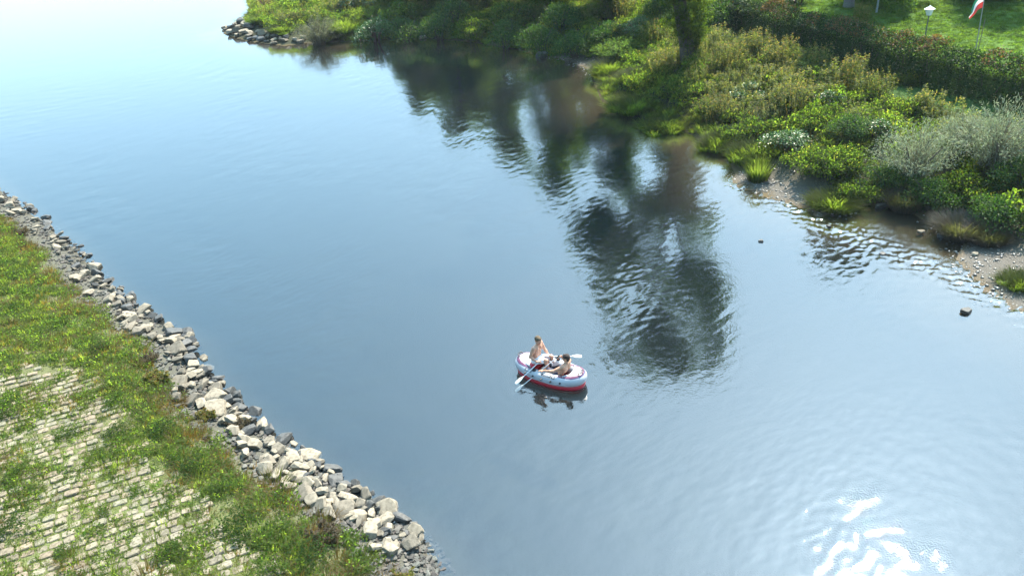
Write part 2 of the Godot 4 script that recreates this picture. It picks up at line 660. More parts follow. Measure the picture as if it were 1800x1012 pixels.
func wands(sd: int, r: float, h: float, count: int, per: int, size: float, cols: Array, blown: Vector3) -> Shape:      # arching twigs with narrow leaves
	var g := RandomNumberGenerator.new()
	g.seed = sd
	var s := Shape.new()
	for k in count:
		var a := g.randf() * TAU
		var q := sqrt(g.randf())
		var out := (Vector3(cos(a), 0, sin(a)) * q + blown * g.randf_range(0.2, 1.0)) * r
		var tall := h * (1.08 - 0.5 * q * q) * g.randf_range(0.7, 1.05)
		var foot := Vector3(cos(a), 0, sin(a)) * q * r * 0.25
		var path := PackedVector3Array()
		for j in 5:
			var t := j / 4.0
			path.append(foot + out * t * t * 0.85 + Vector3.UP * tall * (1.45 * t - 0.45 * t * t))
		for j in 4:
			var d := (path[j + 1] - path[j])
			s.blade(path[j], d.normalized(), Vector3(cos(a), 0.1, sin(a)).normalized(), d.length(), 0.0, 0.02 - j * 0.003, Color(0.10, 0.085, 0.06), Color(0.10, 0.085, 0.06), 1)
		for j in per:
			var t := g.randf_range(0.22, 1.0)
			var f := t * 4.0
			var seg := mini(int(f), 3)
			var p := path[seg].lerp(path[seg + 1], f - seg)
			var along := ((path[seg + 1] - path[seg]).normalized() * 0.8 + pick_dir(g) * 0.75).normalized()
			var face := (Vector3.UP * 0.6 + pick_dir(g)).normalized()
			face = (face - along * face.dot(along)).normalized()
			s.leaf(p + pick_dir(g) * 0.05, along, face, size * g.randf_range(0.7, 1.4), size * 0.2, vary(g, (cols[0] as Color).lerp(cols[1], g.randf()), 0.25))
	return s

func stems(sd: int, r: float, h: float, count: int, col: Color) -> Shape:
	var g := RandomNumberGenerator.new()
	g.seed = sd
	var s := Shape.new()
	for k in count:
		var a := g.randf() * TAU
		var q := r * g.randf_range(0.2, 0.6)
		var top := Vector3(cos(a) * q, h * g.randf_range(0.5, 0.8), sin(a) * q)
		s.tube(PackedVector3Array([Vector3(cos(a), 0, sin(a)) * 0.08 - Vector3(0, 0.15, 0), top * Vector3(0.45, 0.55, 0.45), top]), PackedFloat32Array([0.03, 0.022, 0.01]), 5, col)
	return s

func kind_mesh(kind: String, variant: int) -> Array:      # [foliage mesh, stem mesh or null, material], for radius 1 and height 1
	var key := "%s%d" % [kind, variant]
	if sprouts.has(key):
		return sprouts[key]
	var s: Shape
	var st: Shape = null
	var m: Material = mats.leaf
	var sd := 100 + variant * 17 + kind.hash() % 1000
	match kind:
		"nettle":
			s = leafy(sd, 1.0, 1.0, 3000, 0.075, 0.6, [GREEN * 1.2, LIME * 1.05, Color(0.22, 0.21, 0.07)])
			st = stems(sd, 1.0, 1.0, 8, Color(0.08, 0.09, 0.04))
		"shrub":
			s = leafy(sd, 1.0, 1.0, 3600, 0.062, 0.6, [DARK * 1.5, GREEN * 1.2, LIME * 1.2])
			m = mats.shade_leaf
			st = stems(sd, 1.0, 1.0, 7, Color(0.07, 0.055, 0.04))
		"bramble":
			s = leafy(sd, 1.0, 1.0, 2800, 0.075, 0.7, [DARK * 1.7, GREEN * 1.5, Color(0.24, 0.17, 0.1)])
			m = mats.gloss
			st = stems(sd, 1.0, 1.0, 7, Color(0.1, 0.05, 0.04))
		"mound":
			s = Shape.new()
			var mg := RandomNumberGenerator.new()
			mg.seed = sd
			for k in 13:
				var a := mg.randf() * TAU
				var q := sqrt(mg.randf()) * 0.72
				var tall := (1.05 - 0.55 * q) * mg.randf_range(0.8, 1.1)
				s.put(tussock(sd + k, 0.75, tall, 300, 0.022, 0.72, [GREEN * mg.randf_range(0.8, 1.4), LIME * mg.randf_range(0.95, 1.4), Color(0.24, 0.25, 0.08)], 3), Transform3D(Basis.IDENTITY, Vector3(cos(a) * q, 0, sin(a) * q)))
		"drape":
			s = wands(sd, 1.1, 1.0, 110, 32, 0.12, [Color(0.06, 0.11, 0.05), Color(0.13, 0.18, 0.1)], Vector3(-0.3, 0, 0.25))
			st = stems(sd, 1.0, 0.9, 6, Color(0.08, 0.07, 0.05))
		"sedge":
			s = tussock(sd, 1.2, 0.85, 2600, 0.017, 0.62, [Color(0.065, 0.06, 0.053), Color(0.105, 0.095, 0.082), Color(0.14, 0.125, 0.105)])
			m = mats.shade_leaf
		"reed":
			s = tussock(sd, 1.1, 1.0, 420, 0.042, 0.42, [Color(0.05, 0.085, 0.027), Color(0.10, 0.13, 0.04), Color(0.17, 0.18, 0.07)])
		"willow":
			s = wands(sd, 1.0, 1.0, 210, 34, 0.062, [SILVER * 0.75, SILVER * 1.35], Vector3(0.25 if variant == 1 else 0.0, 0, 0.05))
			st = stems(sd, 1.0, 1.0, 9, Color(0.12, 0.1, 0.08))
			m = mats.silver
		"olive":
			s = wands(sd, 1.0, 1.0, 230, 28, 0.06, [Color(0.10, 0.11, 0.055), Color(0.2, 0.2, 0.12)], Vector3.ZERO)
			st = stems(sd, 1.0, 1.0, 9, Color(0.1, 0.09, 0.07))
			m = mats.silver
		"reddish":
			s = wands(sd, 1.0, 1.0, 90, 12, 0.05, [Color(0.13, 0.08, 0.06), Color(0.09, 0.10, 0.05)], Vector3(-0.2, 0, 0))
			st = stems(sd, 1.0, 1.0, 9, Color(0.12, 0.06, 0.05))
			m = mats.dry
		_:
			s = stalks(sd, 0.95, 1.0, 95, [Color(0.075, 0.135, 0.03), Color(0.165, 0.225, 0.085), Color(0.22, 0.19, 0.09)])
			m = mats.dry
	sprouts[key] = [s.mesh(), st.mesh() if st else null, m]
	return sprouts[key]

const KIND_WORD := {"nettle": ["nettle_bush", "bush"], "shrub": ["leafy_shrub", "shrub"], "bramble": ["bramble_bush", "bush"], "mound": ["grass_mound", "grass tuft"], "drape": ["drooping_shrub", "shrub"], "sedge": ["sedge_tussock", "grass tuft"], "reed": ["reed_tuft", "reeds"], "willow": ["willow_shrub", "shrub"], "olive": ["olive_grey_shrub", "shrub"], "reddish": ["twiggy_shrub", "shrub"], "dryherb": ["tall_herbs", "wild herbs"]}

func plant(kind: String, at: Vector2, r: float, h: float, label: String, turn: float, variant: int) -> Node3D:
	var got := kind_mesh(kind, variant)
	var o := base(KIND_WORD[kind][0], Vector3(at.x, ground(at) - 0.04, at.y), turn)
	var f := obj("foliage", got[0], got[2], o)
	f.scale = Vector3(r, h, r)
	f.set_meta("kind", "stuff")
	if got[1]:
		obj("stem", got[1], mats.stem, o).scale = Vector3(r, h, r)
	tag(o, label, KIND_WORD[kind][1])
	return o

func build_bushes() -> void:
	var g := RandomNumberGenerator.new()
	g.seed = 5
	for k in BUSHES.size():
		var b: Array = BUSHES[k]
		plant(b[0], b[1], b[2], b[3], b[4], g.randf_range(-0.5, 0.5) if b[0] == "willow" or b[0] == "drape" else g.randf() * TAU, k % 2)

func scatter(g: RandomNumberGenerator, lo: Vector2, hi: Vector2, tries: int, keep: Callable) -> Array:      # ground points where keep(p, left inland, right inland) says a size > 0
	var out := []
	for k in tries:
		var p := Vector2(g.randf_range(lo.x, hi.x), g.randf_range(lo.y, hi.y))
		var got: Array = keep.call(p)
		if got[0] > 0.0:
			out.append([p, got[0], got[1]])
	return out

func put_many(called: String, label: String, category: String, mesh: Mesh, mat: Material, spots: Array, g: RandomNumberGenerator, low: Color, high: Color, squash := 0.25) -> void:
	var at := []
	var tint := []
	for q in spots:
		var p: Vector2 = q[0]
		var s: float = q[1] * g.randf_range(0.7, 1.3)
		var up := (Vector3.UP + Vector3(g.randfn(), 0, g.randfn()) * 0.1).normalized()
		var b := Basis(Quaternion(Vector3.UP, up)) * Basis(Vector3.UP, g.randf() * TAU)
		at.append(Transform3D(b.scaled(Vector3(s, s * g.randf_range(1.0 - squash, 1.0 + squash), s)), Vector3(p.x, q[2] - 0.02, p.y)))
		tint.append(vary(g, low.lerp(high, clampf(0.5 + 0.9 * wide.get_noise_2d(p.x * 6.0, p.y * 6.0) + g.randf_range(-0.35, 0.35), 0.0, 1.0)), 0.15))
	tag(many(called, mesh, mat, at, tint), label, category, "", "stuff")

func build_undergrowth() -> void:
	var g := RandomNumberGenerator.new()
	g.seed = 77
	var herbs := PackedVector2Array([Vector2(10.6, -44.2), Vector2(15.3, -53.8), Vector2(17.0, -43.0), Vector2(18.0, -36.5), Vector2(13.7, -34.7), Vector2(10.4, -35.9)])
	var spots := {"nettle": [], "dry": [], "grass": [], "path": []}
	for k in 30000:
		var p := Vector2(g.randf_range(-27, 27), g.randf_range(-96, -19))
		var dr := shore(right_poly, p)
		if dr < 0.05 or p.x < -13.5 and p.y < -64.0 and p.y > -78.0 and dr < 1.9:      # bare boulders round the spit
			continue
		var hb := beyond_hedge(p)
		if hb > 0.3 or bar(p) > 0.25 and dr < 3.0:
			continue
		var y := height_from(p, -9.0, dr)
		var w := wide.get_noise_2d(p.x * 5.0, p.y * 5.0)
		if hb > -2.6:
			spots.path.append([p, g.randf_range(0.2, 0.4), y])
		elif Geometry2D.is_point_in_polygon(p, herbs) and g.randf() < 0.5 or dr > 3.0 and w > 0.3:
			spots.dry.append([p, g.randf_range(0.6, 1.0), y])
		elif dr < 1.2 or w < -0.25:
			spots.grass.append([p, g.randf_range(0.5, 0.9), y])
		else:
			spots.nettle.append([p, g.randf_range(0.55, 1.0) * (1.0 + 0.7 * smoothstep(0.0, 0.4, mid.get_noise_2d(p.x * 2.0, p.y * 2.0))), y])
	put_many("nettle_undergrowth", "waist high green nettles and leafy weeds covering the far bank", "undergrowth", leafy(3, 0.5, 0.62, 230, 0.075, 0.6, [GREEN, LIME * 0.9, Color(0.2, 0.18, 0.06)]).mesh(), mats.leaf, spots.nettle, g, Color(1.1, 1.15, 1.1), Color(1.9, 1.7, 1.8))
	put_many("dry_undergrowth", "yellowing stalks and seedheads between the herbs of the far bank", "undergrowth", stalks(4, 0.4, 0.95, 14, [Color(0.075, 0.13, 0.03), Color(0.165, 0.225, 0.085), Color(0.21, 0.205, 0.10)]).mesh(), mats.dry, spots.dry, g, Color(1.1, 1.15, 1.05), Color(1.6, 1.5, 1.45))
	put_many("bank_grass", "long green grass along the edge of the far bank", "grass", tussock(5, 0.6, 0.62, 130, 0.018, 0.9, [GREEN, LIME, Color(0.18, 0.17, 0.06)], 3).mesh(), mats.leaf, spots.grass, g, Color(1.2, 1.25, 1.2), Color(1.8, 1.6, 1.6))
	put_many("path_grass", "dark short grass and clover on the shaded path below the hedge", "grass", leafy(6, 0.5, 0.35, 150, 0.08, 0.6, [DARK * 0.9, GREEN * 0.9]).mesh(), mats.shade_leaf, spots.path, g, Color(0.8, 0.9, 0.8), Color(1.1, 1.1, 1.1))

# ---------------------------------------------------------------- the near bank
func pave_zone(p: Vector2, dl: float) -> float:      # 1 where the stone pavement lies
	return smoothstep(2.45, 3.0, dl + 0.35 * wide.get_noise_2d(p.x * 7.0, p.y * 7.0)) * smoothstep(-21.5, -19.0, p.y)

func build_left_plants() -> void:
	var g := RandomNumberGenerator.new()
	g.seed = 91
	var spots := {"leafy": [], "grass": [], "dry": []}
	for k in 60000:
		var p := Vector2(g.randf_range(-34, 0), g.randf_range(-48, -8.5))
		if p.x < -13.0 + (p.y + 8.5) * 0.62 or p.x > -0.5 + (p.y + 9.0) * 0.66:
			continue
		var dl := shore(left_poly, p)
		if dl < 0.8 or dl > 11.0:
			continue
		var w := wide.get_noise_2d(p.x * 9.0 + 50.0, p.y * 9.0)
		var f := mid.get_noise_2d(p.x * 4.0, p.y * 4.0)
		var lush := smoothstep(0.9, 1.5, dl + 0.5 * w) * (1.0 - pave_zone(p, dl) * (0.62 - 0.6 * smoothstep(0.05, 0.35, w)))
		if g.randf() > lush * (0.85 + f):
			continue
		var y := height_from(p, dl, -9.0)
		var pick := g.randf() + f * 0.5
		var size := g.randf_range(0.75, 1.45) * lerpf(0.6, 1.2, lush)
		if pick < (0.4 if dl < 1.9 else 0.1):
			spots.dry.append([p, size, y])
		elif pick < 0.5:
			spots.grass.append([p, size, y])
		else:
			spots.leafy.append([p, size, y])
	put_many("clover_and_weeds", "low leafy green weeds covering the near bank", "weeds", leafy(8, 0.22, 0.12, 75, 0.042, 0.62, [GREEN * 1.5, LIME * 0.95], 1.5).mesh(), mats.leaf, spots.leafy, g, Color(1.6, 1.5, 1.7), Color(2.2, 1.85, 2.3))
	put_many("bank_grass", "short yellow green grass between weeds on the near bank", "grass", tussock(9, 0.34, 0.13, 60, 0.010, 0.8, [GREEN * 1.2, LIME * 1.2, Color(0.26, 0.22, 0.08)], 2).mesh(), mats.leaf, spots.grass, g, Color(1.4, 1.35, 1.5), Color(1.9, 1.7, 2.0))
	put_many("dry_grass", "straw coloured dry grass near the boulders of the near bank", "grass", tussock(10, 0.32, 0.16, 60, 0.009, 0.8, [Color(0.16, 0.15, 0.05), Color(0.24, 0.18, 0.08), Color(0.3, 0.22, 0.11)], 2).mesh(), mats.dry, spots.dry, g, Color(0.75, 0.75, 0.75), Color(1.1, 1.05, 1.0))
	var clump := {}
	for q in [["dark", leafy(31, 0.5, 0.5, 520, 0.05, 0.62, [GREEN * 1.0, GREEN * 1.7, LIME], 1.2)], ["bright", leafy(32, 0.45, 0.42, 480, 0.05, 0.6, [GREEN * 1.6, LIME * 1.5, Color(0.25, 0.24, 0.09)], 1.4)], ["yellow", stalks(33, 0.38, 0.45, 30, [Color(0.12, 0.16, 0.03), Color(0.25, 0.24, 0.06), Color(0.24, 0.17, 0.07)])], ["dry", stalks(34, 0.4, 0.45, 34, [Color(0.12, 0.11, 0.065), Color(0.16, 0.135, 0.09), Color(0.11, 0.085, 0.055)])], ["blade", tussock(35, 0.7, 0.42, 170, 0.014, 0.7, [GREEN, LIME * 1.2, Color(0.25, 0.22, 0.07)], 3)]]:
		clump[q[0]] = (q[1] as Shape).mesh()
	for q in CLUMPS:
		var at: Vector2 = q[1]
		var dry: bool = q[0] in ["yellow", "dry"]
		var o := base("dry_weed_clump" if dry else "weed_clump", Vector3(at.x, ground(at) - 0.02, at.y), g.randf() * TAU)
		obj("foliage", clump[q[0]], mats.dry if dry else mats.leaf, o).scale = Vector3(1.0, 0.75, 1.0) * (0.75 if dry else 0.9) * q[2]
		o.get_child(0).set_meta("kind", "stuff")
		tag(o, q[3], "weeds")

# ---------------------------------------------------------------- trees
func branch(s: Shape, g: RandomNumberGenerator, a: Vector3, b: Vector3, r0: float, r1: float, sides := 7) -> void:
	var path := PackedVector3Array()
	var radii := PackedFloat32Array()
	var off := pick_dir(g) * a.distance_to(b) * 0.09
	for k in 6:
		var t := k / 5.0
		path.append(a.lerp(b, t) + off * sin(PI * t) + Vector3.UP * sin(PI * t) * a.distance_to(b) * 0.06)
		radii.append(lerpf(r0, r1, t))
	s.tube(path, radii, sides, Color.WHITE, 0.04)

func tree(called: String, at: Vector3, trunk: Array, lobes: Array, sprigs: int, sprig: Mesh, bark: Material, low: Color, high: Color, sd: int, label: String) -> Node3D:
	# trunk: [offset, radius] rows; lobes: [offset, radius, share] rows
	var g := RandomNumberGenerator.new()
	g.seed = sd
	var o := base(called, at)
	var t := Shape.new()
	var path := PackedVector3Array()
	var radii := PackedFloat32Array()
	for q in trunk:
		path.append(q[0])
		radii.append(q[1])
	t.tube(path, radii, 12, Color.WHITE, 0.06)
	obj("trunk", t.mesh(), bark, o)
	var all := 0.0
	for l in lobes:
		all += l[2]
	var spots := []
	var tint := []
	for l in lobes:
		var c: Vector3 = l[0]
		var near := 0
		for k in path.size():
			if path[k].y < c.y - l[1] * 0.4:
				near = k
		if l[1] > 0.9:
			var limb := Shape.new()
			branch(limb, g, path[near], c, radii[near] * 0.55, 0.035)
			for k in 3:
				branch(limb, g, path[near].lerp(c, 0.55), c + pick_dir(g) * l[1] * 0.75, radii[near] * 0.22, 0.02, 5)
			obj("limb", limb.mesh(), bark, o)
		var clumps := []
		for k in 9:
			clumps.append([c + pick_dir(g) * l[1] * g.randf_range(0.45, 0.85), l[1] * g.randf_range(0.28, 0.5)])
		var hue := low.lerp(high, g.randf())
		for k in int(sprigs * l[2] / all):
			var cl: Array = clumps[g.randi() % clumps.size()]
			var d := pick_dir(g)
			var p: Vector3 = cl[0] + d * cl[1] * g.randf_range(0.35, 1.1)
			var b := Basis(Quaternion(Vector3.UP, (d + Vector3.UP * 0.3 + pick_dir(g) * 0.6).normalized()))
			spots.append(Transform3D(b.scaled(Vector3.ONE * g.randf_range(0.7, 1.35)), p))
			tint.append(vary(g, hue, 0.25))
	tag(many("crown", sprig, mats.leaf, spots, tint, o), "", "", "", "stuff")
	tag(o, label, "tree")
	return o

func sprig_mesh(sd: int, r: float, count: int, size: float, slim: float, cols: Array) -> Mesh:
	var g := RandomNumberGenerator.new()
	g.seed = sd
	var s := Shape.new()
	for k in count:
		var d := pick_dir(g)
		var along := (d + Vector3.UP * 0.4).normalized()
		var face := pick_dir(g)
		face = (face - along * face.dot(along)).normalized()
		s.leaf(d * r * g.randf_range(0.1, 1.0), along, face, size * g.randf_range(0.7, 1.3), size * slim, vary(g, (cols[0] as Color).lerp(cols[1], g.randf()), 0.25))
	return s.mesh()

func build_trees() -> void:
	var sprig := sprig_mesh(51, 0.28, 22, 0.13, 0.5, [GREEN, LIME * 0.8])
	var tight := sprig_mesh(52, 0.13, 20, 0.075, 0.42, [GREEN * 1.2, LIME])
	var foot := Vector3(11.15, ground(Vector2(11.15, -44.4)) - 0.1, -44.4)
	tree("river_tree", foot, [[Vector3(0, -0.3, 0), 0.62], [Vector3(0, 0.35, 0), 0.47], [Vector3(-0.12, 1.2, 0), 0.40], [Vector3(-0.42, 3.0, 0), 0.37], [Vector3(-1.0, 6.0, 0.1), 0.33], [Vector3(-1.8, 10.0, 0), 0.25], [Vector3(-1.9, 13.5, 0), 0.17], [Vector3(-1.3, 17.5, 0), 0.07]],
		[[Vector3(-5.3, 6.9, 0.6), 1.8, 1.0], [Vector3(-6.3, 7.6, -0.2), 1.2, 0.5], [Vector3(-4.4, 9.6, -0.6), 1.7, 0.8], [Vector3(-5.2, 11.6, 0.8), 1.4, 0.5], [Vector3(0.8, 8.0, -0.5), 1.5, 0.5], [Vector3(-2.6, 5.6, 0.3), 1.5, 0.45], [Vector3(-3.2, 8.0, 1.0), 1.6, 0.5], [Vector3(-1.0, 6.6, -1.2), 1.4, 0.4], [Vector3(0.5, 11.3, 0.8), 1.9, 0.9], [Vector3(1.9, 13.6, -0.4), 1.7, 0.7], [Vector3(-1.4, 14.6, 0.5), 2.1, 1.2], [Vector3(-2.0, 17.6, -0.3), 1.9, 0.9], [Vector3(1.3, 16.8, 0.2), 2.0, 0.9], [Vector3(-3.9, 16.3, 0.3), 1.4, 0.4], [Vector3(0.0, 18.9, 0), 1.3, 0.4], [Vector3(-2.4, 12.2, -1.8), 1.8, 0.6], [Vector3(-0.6, 9.8, 2.0), 1.2, 0.25],
		], 6400, sprig, mats.bark, Color(1.2, 1.3, 1.0), Color(2.0, 1.9, 1.4), 61, "big river tree with leafy shoots all round its dark trunk")
	# shoots that hide most of the lower trunk
	var o := get_child(get_child_count() - 1)
	var g := RandomNumberGenerator.new()
	g.seed = 62
	var spots := []
	var tint := []
	for k in 4000:
		var y := g.randf_range(0.7, 7.0)
		var a := g.randf() * TAU
		var q := (0.25 + 0.75 * sqrt(g.randf())) * (0.3 + 0.95 * smoothstep(0.4, 2.6, y))
		var tuft := mid.get_noise_2d(a * 4.0, y * 5.0)
		q *= 0.8 + 1.1 * tuft
		if tuft < -0.3 or y < 1.6 and g.randf() < 0.6:
			continue
		spots.append(Transform3D(Basis(Quaternion(Vector3.UP, pick_dir(g))).scaled(Vector3.ONE * g.randf_range(0.7, 1.3)), Vector3(-0.13 * y + 0.35 + cos(a) * q * 1.05, y, sin(a) * q)))
		tint.append(vary(g, Color(0.6, 0.65, 0.6).lerp(Color(1.25, 1.1, 1.0), g.randf()), 0.2))
	tag(many("trunk_shoots", tight, mats.leaf, spots, tint, o), "", "", "", "stuff")
	# trees behind the cove and by the lawn: only their feet and shadows and their reflections show
	for q in COPSE:
		var at: Vector2 = q[0]
		var h: float = q[1]
		var r: float = q[2]
		g.seed = int(q[3])
		var lobes := []
		for k in 9:
			var a := g.randf() * TAU
			var t := lerpf(0.12, 1.0, (k + g.randf()) / 9.0)
			var w := r * (1.1 - 0.75 * absf(t - 0.5)) * 0.62
			lobes.append([Vector3(cos(a) * w * g.randf(), h * t * 0.9, sin(a) * w * g.randf()), r * g.randf_range(0.42, 0.62) * (1.2 - 0.5 * t), 1.0])
		var bend := g.randf_range(-0.5, 0.5)
		var th: float = q[4]
		tree(q[6], Vector3(at.x, ground(at) - 0.1, at.y), [[Vector3(0, -0.2, 0), th * 1.35], [Vector3(0, 0.4, 0), th], [Vector3(bend * 0.3, h * 0.3, 0), th * 0.8], [Vector3(bend, h * 0.65, 0.2), th * 0.5], [Vector3(bend, h * 0.95, 0), 0.05]], lobes, int(900 * r), sprig, mats.pale_bark if q[5] else mats.bark, Color(1.1, 1.2, 0.9), Color(1.8, 1.7, 1.3), int(q[3]), q[7])

const COPSE := [
	[Vector2(-6.5, -71.0), 6.5, 3.0, 71, 0.12, false, "cove_tree", "lowest tree behind the outer half of the cove"],
	[Vector2(-2.6, -69.5), 9.5, 3.6, 72, 0.16, false, "cove_tree", "slender tree behind the middle of the cove"],
	[Vector2(1.3, -68.0), 12, 4.2, 73, 0.2, false, "cove_tree", "tall tree behind the broad dark cove bush"],
	[Vector2(5.0, -64.5), 14, 4.3, 74, 0.22, false, "cove_tree", "tallest tree behind the inner cove bushes"],
	[Vector2(8.8, -59), 13, 3.2, 75, 0.2, false, "cove_tree", "tree beyond the big river tree at the cove's inner corner"],
	[Vector2(-0.8, -73), 9, 3.8, 78, 0.18, false, "cove_tree", "tree in the second row behind the middle of the cove"],
	[Vector2(7.4, -68), 13, 4.2, 79, 0.2, false, "cove_tree", "tree in the second row behind the inner cove"],
	[Vector2(-5, -75), 7, 3.4, 80, 0.15, false, "cove_tree", "low tree in the second row where the spit begins"],
	[Vector2(11.0, -63.5), 12, 3.4, 82, 0.18, false, "cove_tree", "tree in the second row behind the big river tree"],
	[Vector2(13.5, -56.5), 9, 2.8, 83, 0.16, false, "cove_tree", "low tree between the big river tree and the shaded path"],
	[Vector2(21.7, -48.3), 13, 4.2, 76, 0.3, true, "garden_tree", "tree with pale grey trunk at the edge of the lawn"],
	[Vector2(29.6, -46.6), 9, 3.2, 77, 0.25, false, "garden_tree", "tree whose shadow falls across the lawn behind the flag"],
	[Vector2(26.2, -52.2), 12, 3.6, 81, 0.25, false, "garden_tree", "tree at the back of the lawn, shading the thin grey post"],
]

